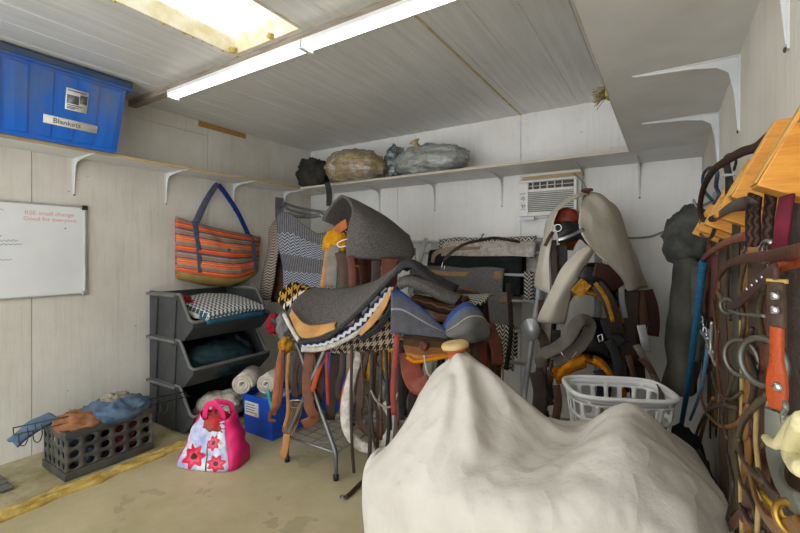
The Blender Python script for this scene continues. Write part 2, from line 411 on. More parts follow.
# ================================================================ left side
# ---- whiteboard
M_alu = pm('aluminium', '#c9cac8', '#b6b7b5', 6, .35, .7, bmp=.02)
M_wb = pm('whiteboard_film', '#e3e5e4', '#d9dbda', 2, .25, bmp=.01)
M_red_ink, M_ink = pm('red_ink', '#d9a5a0', None, bmp=0), pm('black_ink', '#55585a', None, bmp=0)
t = thing('whiteboard', 'aluminium-framed whiteboard with faint red and black writing on the left wall', 'whiteboard', (XL, .75, 1.01))
y0, y1, z0, z1 = .2, 1.297, 1.012, 1.625
MB().box((XL, y0, z0), (XL + .012, y1, z1)).build('panel', M_wb, t)
f = MB()
for a, b in (((XL, y0, z1 - .012), (XL + .022, y1, z1)), ((XL, y0, z0), (XL + .022, y1, z0 + .012)), ((XL, y1 - .016, z0), (XL + .022, y1, z1)), ((XL, y0, z0), (XL + .022, y0 + .016, z1))): f.box(a, b)
f.build('frame', M_alu, t, bev=.003)
for y, z in ((y1 - .014, z1 - .012), (y1 - .014, z0 + .012)): MB().box((XL, y - .016, z - .016), (XL + .025, y + .017, z + .016)).build('corner_cap', M_black if z > 1.3 else M_alu, t, bev=.005)
rw = (PI / 2, 0, PI / 2)
text('lettering', 'RSE small change', M_red_ink, t, (XL + .0125, .96, 1.545), rw, .038)
text('lettering', 'Good for everyone', M_red_ink, t, (XL + .0125, .955, 1.508), rw, .036)
text('lettering', '+', M_ink, t, (XL + .0125, 1.165, 1.455), rw, .03)
for (ya, yb, z, am) in ((.55, .868, 1.555, .008), (.6, .862, 1.395, .009), (.5, .936, 1.365, .009), (.5, .957, 1.342, .008), (.6, .907, 1.25, .004)):
    n = int((yb - ya) / .006); pts = [(XL + .0135, ya + (yb - ya) * k / n, z + am * math.sin(k * 1.7) * (.4 + .8 * abs(noise.noise(Vector((k * .31, z * 40, 0))))) + (yb - ya) * k / n * .03) for k in range(n)]
    MB().tube(pts, .0011, 4).build('handwriting', M_ink, t)
# ---- blue storage tote on the left shelf
def tote_mat():
    m, nt, b = new_mat('blue_tote_plastic', .38); v = coords(nt); v2 = coords(nt, 'Object', (1, 1, .5))
    d = nz(nt, v2, 5.5, 6, .65); t = nt.nodes.new('ShaderNodeSeparateXYZ'); nt.links.new(v, t.inputs[0])
    mask = (E(nt, t.outputs[2]) * 1.6 + (E(nt, d) * 2.4) - 1.45)
    nt.links.new(mixc(nt, mask.op('MAXIMUM', 0.0).op('MINIMUM', .75), '#0f63c4', '#66707c'), b.inputs['Base Color']); return m
M_tote, M_lidb = tote_mat(), pm('dark_blue_lid', '#2c4a74', '#4b5664', 5, .45, bmp=.03)
M_lab, M_tape = pm('paper_label', '#e4e4e0', '#d4d4d0', 12, .6, bmp=0), pm('masking_tape', '#dcdad2', '#c6c2b6', 9, .7, bmp=.1)
t = thing('storage_tote', 'big dusty blue plastic tote with dark lid on the left wall shelf', 'storage box', (XL + .2, 1.0, SB + .018))
zb, zt = SB + .019, 2.40
def tote_pt(u, v):                                                   # u along the front, v up; vertical ribs pressed into it
    k = .04 * (1 - v); rib_ = .006 * (1 if (u * 7.4 + .35) % 1 < .5 else 0) * (1 if .05 < v < .93 else 0)
    return Vector((-3.10 + .05 * v + rib_ - .006, .50 + k + (1.385 - .50 - 2 * k) * u, zb + (zt - zb) * v))
us = sorted({0, 1, *[(i + o) / 7.4 - .35 / 7.4 for i in range(8) for o in (0, .012, .488, .5) if 0 < (i + o) / 7.4 - .35 / 7.4 < 1]})
f = MB(); vs = (0, .045, .055, .3, .6, .925, .935, 1)
f.grid([[tote_pt(u, v) for u in us] for v in vs])
f.grid([[Vector((-3.42, p.y, p.z)) if k == 0 else (p + Vector((-3.42 + 3.09, 0, 0)) * (1 - q)) for k, q in enumerate((0, .5, 1))] for p in [tote_pt(1, v) for v in vs]])
f.grid([[(p + Vector((-3.42 + 3.09, 0, 0)) * (1 - q)) for q in (1, .5, 0)] for p in [tote_pt(0, v) for v in vs]])
f.box((-3.42, .54, zb), (-3.105, 1.345, zb + .004)); f.sm = [False] * len(f.sm)
f.build('body', M_tote, t, thick=.004, off=-1)
MB().box((-3.425, .455, zt - .002), (-3.02, 1.415, zt + .042)).build('lid', M_lidb, t, bev=.012)
MB().box((-3.425, .465, zt - .012), (-3.03, 1.42, zt - .0)).build('rim', M_tote, t, bev=.004)
# label and tape lie on the sloping front; local tilt of the front face
tilt = math.atan2(.05, zt - zb)
def front(u, v, off=.003): p = tote_pt(u, v); return Vector((-3.10 + .05 * v + off, p.y, p.z))
def on_front(name, ua, ub, va, vb, mat, par, off, skew=0):
    f = MB().grid([[front(ua, va + skew, off), front(ub, va, off)], [front(ua, vb + skew, off), front(ub, vb, off)]]); return f.build(name, mat, par, thick=.0006)
lb = on_front('label', .63, .765, .47, .77, M_lab, t, .004)
on_front('picture', .637, .71, .56, .68, pm('label_picture', '#4c5257', '#888c8e', 30, .6, bmp=0), lb, .005)
on_front('picture', .715, .76, .59, .71, pm('label_picture_small', '#777b7e', '#3e4245', 40, .6, bmp=0), lb, .005)
for k, v in enumerate((.735, .535, .51, .49)): on_front('print', .64, .75 - .02 * k, v, v + .012, M_ink, lb, .005)
tp = on_front('tape_label', .51, .845, .22, .335, M_tape, t, .004, .005)
o = text('lettering', 'Blankets', M_ink, tp, front(.565, .248, .0052), (PI / 2 + tilt, 0, PI / 2), .042)
# ---- black crate with jackets, wire rack lying over it
M_crate = pm('black_crate_plastic', '#3a3b39', '#55544c', 7, .5, bmp=.08)
cx0, cx1, cy0, cy1, cz0, cz1 = -3.18, -2.86, .985, 1.455, .012, .285
t = thing('crate', 'black plastic crate with round holes on the floor by the left wall', 'crate', (-3.02, 1.22, cz0))
zl, zh = cz0 + .045, cz1 - .04
f = MB()
f.holed(lambda u, v: Vector((cx1, cy0 + u * (cy1 - cy0), zl + v * (zh - zl))), 6, 3, .62, .66)
f.holed(lambda u, v: Vector((cx0, cy0 + u * (cy1 - cy0), zl + v * (zh - zl))), 6, 3, .62, .66)
for y in (cy0, cy1): f.holed(lambda u, v, y=y: Vector((cx0 + u * (cx1 - cx0), y, zl + v * (zh - zl))), 5, 3, .5, .6)
f.build('wall', M_crate, t, thick=.005, weld=True)
f = MB()
for z0, z1, e in ((cz0, zl, .008), (zh, cz1, .006)):
    for a, b in (((cx1 - .006, cy0 - e, z0), (cx1 + e, cy1 + e, z1)), ((cx0 - e, cy0 - e, z0), (cx0 + .006, cy1 + e, z1)), ((cx0, cy0 - e, z0), (cx1, cy0 + .006, z1)), ((cx0, cy1 - .006, z0), (cx1, cy1 + e, z1))): f.box(a, b)
f.box((cx0, cy0, cz0 + .002), (cx1, cy1, cz0 + .008))
f.build('rim', M_crate, t, bev=.004)
M_denim = pm('blue_denim', '#65788c', '#485b70', 9, .9, bmp=.3, bs=200)
M_tanc = pm('tan_cloth', '#a07050', '#86593d', 8, .9, bmp=.2)
M_pale = pm('khaki_cloth', '#a49c86', '#7d776a', 12, .9, bmp=.3)
M_navy = pm('navy_cloth', '#2c3447', '#3d4759', 12, .9, bmp=.3)
def heap(c, rad, **k): return blob(c, rad, **k)
o = heap((-3.0, 1.30, .295), (.165, .19, .05), wr=.16, ws=17, seed=4, amp=.024).build('denim_jacket', M_denim); tag(o, 'crumpled pale blue denim jacket stuffed in the black crate', 'jacket')
o = heap((-3.0, 1.10, .275), (.135, .12, .05), wr=.12, ws=16, seed=9, amp=.018).build('tan_cloth', M_tanc); tag(o, 'folded tan cloth at the near end of the black crate', 'cloth')
o = sheet('denim_sleeve', [[(-3.19, .99, .31), (-3.19, .9, .285), (-3.17, .82, .225)], [(-3.12, 1.0, .33), (-3.12, .9, .30), (-3.11, .82, .24)], [(-3.06, 1.02, .31), (-3.06, .91, .275), (-3.06, .83, .215)]], M_denim, None, .02, 14, 10, .012, 14, 3, img=False)
tag(o, 'pale blue denim sleeve hanging over the near end of the crate', 'sleeve')
o = heap((-3.06, 1.33, .335), (.10, .1, .03), wr=.15, ws=16, seed=14, amp=.014).build('khaki_garment', M_pale); tag(o, 'khaki strapped garment on top of the denim jacket in the crate', 'garment')
for k, (x, y, z, m, n, l) in enumerate(((-3.0, 1.12, .13, M_navy, 'navy_cloth', 'navy cloth seen through the holes in the near half of the crate'), (-3.0, 1.33, .14, pm('maroon_cloth', '#5b2328', '#3d1a1e', 9, .9), 'maroon_cloth', 'maroon cloth seen through the holes in the far half of the crate'))):
    o = blob((x, y, z), (.13, .105, .105), wr=.35, seed=20 + k).build(n, m); tag(o, l, 'cloth')
M_wire = pm('dark_wire', '#3f3f3d', '#2c2c2b', 10, .5, .5, bmp=0)
t = thing('wire_rack', 'dark wire hook rack lying across the black crate', 'wire rack', (-2.95, 1.2, .36))
A, B = P(13, 428, 2.32), P(188, 391, 3.0)
ax = (B - A).normalized(); dn = Vector((.25, -.05, -.12)).normalized() * .055
f = MB()
for k in (0, 1): f.tube([A + dn * k, B + dn * k], .0035, 6, 4)
for q in (0, .1, .33, .36, .55, .58, .78, .81, .98): f.tube([A.lerp(B, q), A.lerp(B, q) + dn], .003, 6, 3)
f.build('rail', M_wire, t)
for q in (.02, .085, .3, .345, .5, .545, .74, .79):
    p = A.lerp(B, q) + dn; MB().tube([p, p + Vector((.02, 0, -.05)), p + ax * .018 + Vector((.03, 0, -.06)), p + ax * .03 + Vector((.035, 0, -.02)), p + ax * .035 + dn * -.8 + Vector((.02, 0, .0))], .003, 6, 14).build('hook', M_wire, t)
# floor grate by the near left corner
t = thing('floor_grate', 'grey slatted grate lying on the dusty strip at the left picture edge', 'grate', (-3.1, .6, .01))
for k in range(3): MB().box((-3.22 + k * .075, .30, .016), (-3.16 + k * .075, .80, .032)).build('slat', pm('grey_slat', '#6f6f69', '#5d5d57', 9, .7) if k == 0 else bpy.data.materials['grey_slat'], t, bev=.004)
MB().box((-3.24, .30, .006), (-3.0, .33, .016)).build('frame', bpy.data.materials['grey_slat'], t)
# ---- three stacking bins
M_bin = pm('grey_bin_plastic', '#343637', '#434544', 5, .55, bmp=.06, bs=150)
M_rim = pm('grey_bin_rim', '#5f605d', '#70706b', 7, .5, bmp=.04)
BX0, BY0, BY1 = -3.36, 1.69, 2.36
def make_bin(z, label):
    t = thing('stacking_bin', label, 'storage bin', (-3.1, 2.02, z), 0, 'stacked open-front bins')
    poly = [(BX0, z), (-2.90, z), (-2.79, z + .10), (-2.78, z + .14), (-2.83, z + .15), (-2.95, z + .325), (BX0, z + .325)]
    for k, (a, b) in enumerate(((BY0, BY0 + .012), (BY1 - .012, BY1))):
        f = MB().prism(poly, 'y', a, b)
        if k == 0:
            for x in (-3.30, -3.05): f.prism([(x, z + .01), (x + .05, z + .01), (x + .075, z + .29), (x - .005, z + .29)], 'y', a - .014, a)
        else:
            for x in (-3.30, -3.05): f.prism([(x, z + .01), (x + .05, z + .01), (x + .075, z + .29), (x - .005, z + .29)], 'y', b, b + .014)
        f.build('side', M_bin, t, bev=.004)
    f = MB().box((BX0, BY0, z), (BX0 + .01, BY1, z + .325)).box((BX0, BY0 + .01, z + .001), (-2.905, BY1 - .01, z + .012)); f.build('back', M_bin, t)
    f = MB().prism([(-2.91, z), (-2.90, z), (-2.79, z + .10), (-2.78, z + .14), (-2.795, z + .14), (-2.81, z + .11)], 'y', BY0 + .01, BY1 - .01); f.build('front_lip', M_bin, t, bev=.003)
    e = .006; pa = [(BX0, BY0 + e, z + .328), (-2.95, BY0 + e, z + .328), (-2.83, BY0 + e, z + .155), (-2.785, BY0 + e, z + .145), (-2.782, BY0 + .05, z + .143), (-2.782, BY1 - .05, z + .143), (-2.785, BY1 - e, z + .145), (-2.83, BY1 - e, z + .155), (-2.95, BY1 - e, z + .328), (BX0, BY1 - e, z + .328)]
    MB().tube([Vector(p) for p in pa], .012, 8).build('rim', M_rim, t)
    for a, b in ((BY0 - .03, BY0), (BY1, BY1 + .03)): MB().box((BX0, a, z + .31), (-2.98, b, z + .332)).build('flange', M_rim, t, bev=.005)
    return t
make_bin(.012, 'bottom dark grey stacking bin, standing on the floor'); make_bin(.342, 'middle dark grey stacking bin, holding dark green cloth'); make_bin(.672, 'top dark grey stacking bin, holding the folded zigzag blanket')
# contents
M_zig = chevron('teal_zigzag_weave', '#dcd8cf', '#33566a', 30, 22, .6)
M_teal = pm('teal_cloth', '#2f5f76', '#274e63', 12, .9, bmp=.3, bs=300)
t = thing('saddle_blanket', 'folded teal and white zigzag saddle blanket over the top bin lip', 'blanket', (-2.9, 2.05, .82))
for k, (dz, m) in enumerate(((0, M_teal), (.024, M_zig), (.04, M_zig))):
    xs = (-3.24, -3.1, -2.93, -2.79, -2.745); zz = (.905 , .895, .87, .84, .815)
    rows = [[Vector((x + .01 * k, y, z + dz + .012 * math.sin(y * 9 + k))) for x, z in zip(xs, zz)] for y in (1.76, 1.87, 2.02, 2.17, 2.27)]
    sheet(('bottom_fold', 'middle_fold', 'top_fold')[k], rows, m, t, .02, 26, 20, .006, 9, k, img=False)
o = MB().tube([(-2.745, 1.77, .812), (-2.735, 1.9, .815), (-2.735, 2.1, .82), (-2.745, 2.26, .815)], .022, 10, 16).build('folded_edge', M_teal, t)
o = blob((-3.12, 1.80, .93), (.11, .075, .045), wr=.5, seed=3, ws=8).build('red_cloth', pm('red_cloth', '#a8242c', '#8c1d25', 9, .85)); tag(o, 'red cloth crumpled at the back of the top bin', 'cloth')
o = sheet('folded_towel', [[(-2.83, 1.74, .85), (-2.95, 1.74, .87), (-3.05, 1.74, .89)], [(-2.80, 1.80, .83), (-2.93, 1.81, .86), (-3.05, 1.82, .88)]], pm('cream_cloth', '#cfc8bd', '#b9b0a4', 10, .9), None, .03, 10, 8, img=False)
tag(o, 'cream folded towel edge under the zigzag blanket in the top bin', 'towel')
M_dgreen = pm('dark_green_fleece', '#2a3f42', '#1c2b2e', 7, .95, bmp=.4, bs=120)
o = blob((-2.99, 2.0, .475), (.19, .27, .115), wr=.15, ws=9, seed=31, amp=.03).build('green_blanket', M_dgreen); tag(o, 'dark green fleece blanket bundled inside the middle bin', 'blanket')
o = blob((-3.06, 2.22, .50), (.16, .1, .12), wr=.4, ws=6, seed=35).build('black_bag', pm('black_nylon', '#1d2223', '#2b3132', 9, .6)); tag(o, 'black nylon bag at the far end of the middle bin', 'bag')
M_fleece = pm('cream_fleece', '#d8d0c3', '#b7ad9e', 26, .95, bmp=.9, bs=70)
def roll(c, axis, r, L, label, turns=3.2, mat=M_fleece):
    c, axis = Vector(c), Vector(axis).normalized(); a = axis.orthogonal().normalized(); b = axis.cross(a); m = MB(); n = 60; G = []
    for s_ in (0, 1):
        G.append([c + axis * (L * s_) + (a * math.cos(2 * PI * turns * k / n) + b * math.sin(2 * PI * turns * k / n)) * (r * (.18 + .82 * k / n)) for k in range(n)])
    o = m.grid(G).build('rolled_fleece', mat, thick=.018, bev=0); return tag(o, label, 'fleece roll', 'rolled fleece pads in the blue box')
# ---- blue box with rolled pads
M_bbox = pm('bright_blue_plastic', '#1b55c8', '#1648b0', 4, .35, bmp=.02)
bx = thing('plastic_box', 'bright blue plastic box with a white label in front of the bins', 'box', (-2.45, 2.15, 0))
c0 = P(257, 440, 2.92); 
x0, x1, y0, y1, h = -2.60, -2.29, 1.96, 2.34, .285
f = MB()
def tap(x, y, z): k = 1 - .05 * (1 - z / h); cx, cy = (x0 + x1) / 2, (y0 + y1) / 2; return Vector((cx + (x - cx) * k, cy + (y - cy) * k, z))
v = [tap(x, y, z) for z in (.004, h) for x, y in ((x0, y0), (x1, y0), (x1, y1), (x0, y1))]
f.add(v, [(3, 2, 1, 0), (0, 1, 5, 4), (1, 2, 6, 5), (2, 3, 7, 6), (3, 0, 4, 7)], smooth=False); f.build('body', M_bbox, bx, thick=.006, off=-1)
f = MB()
e = .012
for a, b in (((x0 - e, y0 - e, h - .02), (x1 + e, y0, h)), ((x0 - e, y1, h - .02), (x1 + e, y1 + e, h)), ((x0 - e, y0, h - .02), (x0, y1, h)), ((x1, y0, h - .02), (x1 + e, y1, h))): f.box(a, b)
f.build('rim', M_bbox, bx, bev=.004)
lb = MB().box((-2.575, y0 - .004, .14), (-2.43, y0 + .009, .235)).build('label', M_lab, bx)
for k in range(4): MB().box((-2.565, y0 - .0055, .215 - k * .018), (-2.47 + .01 * (k % 2), y0 - .003, .22 - k * .018)).build('print', M_ink, lb)
MB().box((-2.465, y0 - .0055, .145), (-2.44, y0 - .003, .17)).build('print', M_red_ink, lb)
def roll_(px, py, d, axis, r, L, label): return roll(P(px, py, d), axis, r, L, label)
roll_(242, 385, 2.98, (-.7, 1, .0), .072, .24, 'cream rolled fleece with open spiral end, left one in the blue box')
roll_(266, 385, 3.0, (-.5, 1, .0), .07, .22, 'cream rolled fleece at the right end of the blue box')
o = sheet('clear_tray', [[(-2.57, 2.0, .25), (-2.45, 2.0, .25), (-2.32, 2.0, .255)], [(-2.57, 2.2, .28), (-2.45, 2.2, .28), (-2.32, 2.2, .29)]], pm('pale_blue_plastic', '#8fb3c4', '#7ba0b3', 6, .3), None, .004, 8, 6, img=False)
tag(o, 'pale blue plastic sheet lying in the blue box below the rolls', 'plastic sheet')
o = blob((-2.90, 1.98, .13), (.15, .17, .1), wr=.15, ws=9, seed=41, amp=.02).build('cream_pad', M_fleece); tag(o, 'cream fleece pad bundled in the bottom bin', 'pad')
o = MB().tube(PL([(268, 390, 2.86), (270, 400, 2.86), (272, 410, 2.85)]), .012, 8, 8).build('teal_tube', pm('teal_plastic', '#3aa0a8', None, 4, .35)); tag(o, 'short teal plastic tube standing at the box edge', 'tube')
# ---- pink shopping bag
def bag_mat():
    m, nt, b = new_mat('printed_bag', .45); u, v, uv = uvs_of(nt)
    col = ramp(nt, nz(nt, uv, 9, 4), [(.35, '#8f97c4'), (.48, '#b9bddb'), (.58, '#e4e2ea'), (.72, '#7f8f7c')])
    for fu, fv, r in ((.10, .075, .075), (.21, .16, .045), (.235, .045, .05)):
        du, dv = u - fu, v - fv; d = (du * du + dv * dv).op('SQRT'); an = dv.op('ARCTAN2', du)
        edge = (an * 7.0).op('SINE') * .16 + .84
        col = mixc(nt, d < edge * r, col, '#c8123a'); col = mixc(nt, d < (edge * (r * .62)), col, '#e03a5c'); col = mixc(nt, d < r * .27, col, '#3d0c12')
    st = ((u - .19 + v * .12).op('ABSOLUTE') < .004) * (v < .16); col = mixc(nt, st, col, '#2c3b2b')
    nt.links.new(col, b.inputs['Base Color']); return m
M_pink, M_bagp = pm('hot_pink_plastic', '#e0266f', '#c61d60', 6, .4, bmp=.15, bs=30), bag_mat()
t = thing('shopping_bag', 'hot pink shopping bag with red flower print on the floor by the bins', 'bag', (-2.2, 1.72, 0))
# bag: base rectangle, pinched top
G = []; bc = P(214, 462, 2.63); bc.z = 0
ux = (P(240, 462, 2.6) - P(190, 462, 2.66)); ux.z = 0; ux.normalize(); uy = Vector((-ux.y, ux.x, 0))
def bagpt(a, v):
    ca, sa = math.cos(a), math.sin(a); q = (abs(ca) ** 3.5 + abs(sa) ** 3.5) ** (-1 / 3.5)
    wx = .21 * (1 - .52 * v ** 1.2) ; wy = .13 * (1 - .45 * v)
    p = bc + ux * (ca * q * wx + .03 * v) + uy * (sa * q * wy) + UP * (.004 + .285 * v + (.03 * math.cos(2 * a) * v))
    return p + (ux * ca + uy * sa) * (.022 * noise.noise(p * 10) + .014 * noise.noise(p * 23)) * min(1, v * 4 + .2)
n = 56
def arc(a0, a1, k, m): 
    return [[bagpt(a0 + (a1 - a0) * j / m, i / 14) for j in range(m + 1)] for i in range(15)]
MB().grid(arc(-PI * .80, -PI * .26, 15, 22)).build('print_panel', M_bagp, t, thick=.003)
MB().grid(arc(-PI * .26, PI * 1.2, 15, 34)).build('pink_panel', M_pink, t, thick=.003)
MB().add([bagpt(2 * PI * k / 24, 0) for k in range(24)], [tuple(range(24))], smooth=False).build('base', M_pink, t)
for s_, sh in ((-1, 0), (1, .03)):
    c = bc + uy * s_ * .05 + ux * .03 + UP * .28
    MB().strap([c - ux * .06, c - ux * .05 + UP * .07, c + UP * (.10 - sh), c + ux * .05 + UP * .06, c + ux * .07], .035, .004, uy * -1, 20).build('handle', M_pink, t)
o = blob(bc + UP * .245 + ux * .02, (.11, .07, .05), wr=.2, ws=14, seed=5, amp=.018).build('red_clothing', pm('red_print_cloth', '#c42a33', '#8d5a4a', 14, .9)); tag(o, 'red patterned clothing at the top of the pink bag', 'clothing')
# ---- striped tote hanging over the bins
st = [(0, '#d9603a'), (.12, '#e98a4e'), (.16, '#c8462f'), (.22, '#8c7a6c'), (.34, '#9f8f7c'), (.40, '#e87a44'), (.5, '#cf4f30'), (.53, '#e8b9a0'), (.55, '#e5703d'), (.66, '#4b4a63'), (.70, '#94806c'), (.84, '#a8947c'), (.9, '#5c5568')]
M_str = stripes('striped_canvas', st, 5.2)
M_strap, M_blue = pm('grey_blue_webbing', '#4d5268', '#5d6070', 20, .85), pm('blue_webbing', '#20418a', '#1a3674', 10, .7)
M_gold = pm('olive_base', '#9a8350', '#86703f', 8, .9)
t = thing('tote_bag', 'large orange and grey striped tote bag hanging on the left wall', 'tote bag', (-3.3, 2.3, 1.0))
def tb(u, v):                                                        # u along wall (Y), v up
    u = min(max(u, 0), 1); w_ = max(0, 1 - v)
    y = 1.90 + .84 * u + .02 * (1 - v) * (1 - 2 * u); x = -3.40 + .02 + .15 * math.sin(PI * u) ** .7 * w_ ** .6 + .05 * math.sin(PI * u)
    x += .018 * noise.noise(Vector((u * 5, v * 4, 3))) + .012 * noise.noise(Vector((u * 11 + v * 4, v * 9, 7)))
    z = 1.05 + .54 * v - .13 * u * v + .02 * u * (1 - v) + (.0 - .06 * math.sin(PI * u) * (1 - v) ** 3) - .02 * v * math.sin(PI * u) + (.04 * abs(u - .5) * 2 * (1 - v))
    return Vector((x, y, z))
MB().grid([[tb(j / 30, i / 24) for j in range(31)] for i in range(3, 25)]).build('front', M_str, t, thick=.006)
MB().grid([[Vector((-3.415, tb(j / 20, 0).y, tb(j / 20, i / 16).z + .012)) for j in range(21)] for i in range(17)]).build('back', M_str, t, thick=.004)
MB().grid([[tb(j / 30, i / 24).lerp(Vector((-3.41, tb(j / 30, 0).y, tb(j / 30, 0).z)), w) for j in range(31)] for i, w in ((3, 0), (1.5, .0), (0, .35), (0, 1))]).build('base', M_gold, t, thick=.005)
for u in (.17, .84):
    MB().strap([tb(u, v) + Vector((.008, 0, 0)) for v in (.16, .4, .6, .8, 1.02)], .05, .004, (1, 0, 0)).build('band', M_strap, t)
hk = Vector((-3.40, 2.29, 1.90))
MB().strap([tb(.19, 1.0), tb(.19, 1.0).lerp(hk, .5) + Vector((.02, -.02, .02)), hk + Vector((.02, -.03, -.01)), hk + Vector((.02, .0, .01))], lambda q: .06 - .02 * q, .008, (1, 0, .2)).build('handle', M_strap, t)
MB().strap([hk + Vector((.02, .0, .01)), hk + Vector((.02, .05, -.04)), tb(.84, 1.0).lerp(hk, .5) + Vector((.02, .02, .0)), tb(.82, 1.0)], .05, .008, (1, 0, .2)).build('handle', M_blue, t)
MB().lathe([(.001, -.006), (.014, -.004), (.014, .004), (.001, .006)], tb(.47, .60) + Vector((.006, 0, 0)), (1, 0, 0), 10).build('toggle', M_strap, t)
# ================================================================ bags on the back shelf
M_char = pm('charcoal_cloth', '#2e2e2c', '#3f3e3a', 12, .95, bmp=.3)
def wrap_mat(name, cols, hl='#cfccc4'):
    m, nt, b = new_mat(name, .28); v = coords(nt)
    col = ramp(nt, nz(nt, v, 5, 4), [(.3, cols[0]), (.5, cols[1]), (.7, cols[2])])
    st = nz(nt, coords(nt, 'Object', (3, 3, 10)), 4.5, 5, .7)
    nt.links.new(mixc(nt, ramp(nt, st, [(.47, '#000000'), (.66, '#bbbbbb')]), col, hl), b.inputs['Base Color']); b.inputs['Coat Weight'].default_value = .7  # whitish streaks are film highlights painted into the colour
    bump(nt, b, nz(nt, v, 22, 5, .7), .8, .02); return m
ZS = SB + .018
o = blob(P(313, 174, 4.34), (.18, .13, .155), wr=.2, ws=9, seed=2, amp=.012, flat=ZS + .002).build('dark_bag', M_char); tag(o, 'charcoal cloth bundle in the back left corner of the shelf', 'bundle')
t = thing('wrapped_blanket', 'clear plastic bag holding a brown blanket on the back shelf', 'wrapped blanket', P(352, 186, 3.98))
c = P(355, 171, 3.96); c.z = ZS + .135
blob(c, (.335, .185, .165), wr=.12, ws=12, seed=8, flat=ZS + .002, pinch=.03, amp=.012, q=Matrix.Rotation(.12, 3, 'Y')).build('bag', wrap_mat('brown_wrapped', ('#6d604c', '#9a8252', '#6a6258')), t)
k = c + Vector((-.13, -.15, .02))
f = MB()
for i in range(16):
    a = 2 * PI * i / 16; d = Vector((math.cos(a), -.15, math.sin(a))); f.tube([k + Vector((0, -.02, 0)), k + d * .06 + Vector((0, .0, 0)), k + d * .12 + Vector((0, .035, 0))], lambda q: .009 * (1 - q) + .002, 5, 5)
f.build('gathered_neck', pm('clear_film', '#c9c5bb', '#a8a294', 20, .25, coat=.6), t)
o = blob(P(396, 163, 3.9), (.085, .12, .155), wr=.3, seed=12, flat=ZS + .002).build('teal_bag', wrap_mat('teal_wrapped', ('#33474b', '#45585a', '#5e6c6c'))); tag(o, 'dark teal plastic-wrapped bundle between the two bigger bags on the shelf', 'bundle')
t = thing('wrapped_blanket', 'clear plastic bag with grey blanket and tied tan neck on the back shelf', 'wrapped blanket', P(430, 176, 3.62))
c = P(430, 163, 3.62); c.z = ZS + .12
blob(c, (.34, .17, .135), wr=.14, ws=12, seed=18, flat=ZS + .002, pinch=.03, amp=.014).build('bag', wrap_mat('grey_wrapped', ('#737873', '#8f938c', '#6b6a60'), '#d4d6d2'), t)
MB().lathe([(.005, 0), (.03, .02), (.018, .05), (.05, .075), (.02, .085), (.001, .08)], c + Vector((-.07, -.08, .10)), (-.3, -.5, 1), 12).build('tied_neck', pm('tan_film', '#b39c6c', '#9b8557', 10, .4), t)
# things on the right shelf, seen past its edge
t = thing('brush', 'straw-coloured bristle brush sticking over the right shelf edge', 'brush', P(603, 104, 1.72))
M_brist = pm('straw_bristle', '#a5906e', '#7c6a50', 30, .9)
bc = P(607, 92, 1.78); bc.x = max(bc.x, -.26)
f = MB()
for i in range(46):
    a = R.uniform(0, 2 * PI); q = R.uniform(0, 1); d = Vector((-1, R.uniform(-.5, .5), R.uniform(-.9, .25))).normalized(); o_ = bc + Vector((0, R.uniform(-.02, .02), R.uniform(-.02, .025)))
    f.tube([o_, o_ + d * .03, o_ + d * R.uniform(.045, .06) - UP * .008], .0016, 4)
f.build('bristles', M_brist, t)
MB().box(bc - Vector((.004, .035, .03)), bc + Vector((.07, .035, .03))).build('block', pm('yellow_paint', '#b3a83a', '#98902f', 8, .5), t, bev=.008)
o = MB().box((-.215, 2.2, ZS + .001), (-.08, 2.98, ZS + .12)).build('dark_case', pm('dark_grey_case', '#3c3d40', '#4a4b4d', 6, .6), bev=.01); tag(o, 'dark grey case on the far end of the right shelf', 'case')
# ================================================================ western saddle, built in its own frame (x to the horn, z up, seat low at z = 0)
M_steel = pm('grey_steel', '#8b8d8c', '#74777a', 9, .38, .7, bmp=.03)
M_chrome = pm('chrome', '#c9cacc', '#a9abae', 6, .22, .95, bmp=0)
M_brass = pm('brass', '#b08a3e', '#8f6d2c', 8, .35, .9, bmp=0)
def leather(n, a, b, r=.5): return pm(n, a, b, 11, r, bmp=.25, bs=160, coat=.1)
L_brown, L_dark, L_red = leather('brown_leather', '#4d3221', '#362317'), leather('dark_leather', '#2c211c', '#3a2c24'), leather('red_brown_leather', '#66341f', '#4b2619')
L_black, L_tan, L_orange = leather('black_leather', '#1b1a1b', '#282627', .45), leather('tan_leather', '#b5804e', '#9a6a3d'), leather('orange_leather', '#b5471d', '#a23d18')
M_gfl = pm('gold_fleece', '#c08a2e', '#8f6220', 30, .95, bmp=1, bs=90)
M_ofl = pm('orange_fleece', '#d98a1c', '#b96c14', 22, .95, bmp=1, bs=70)
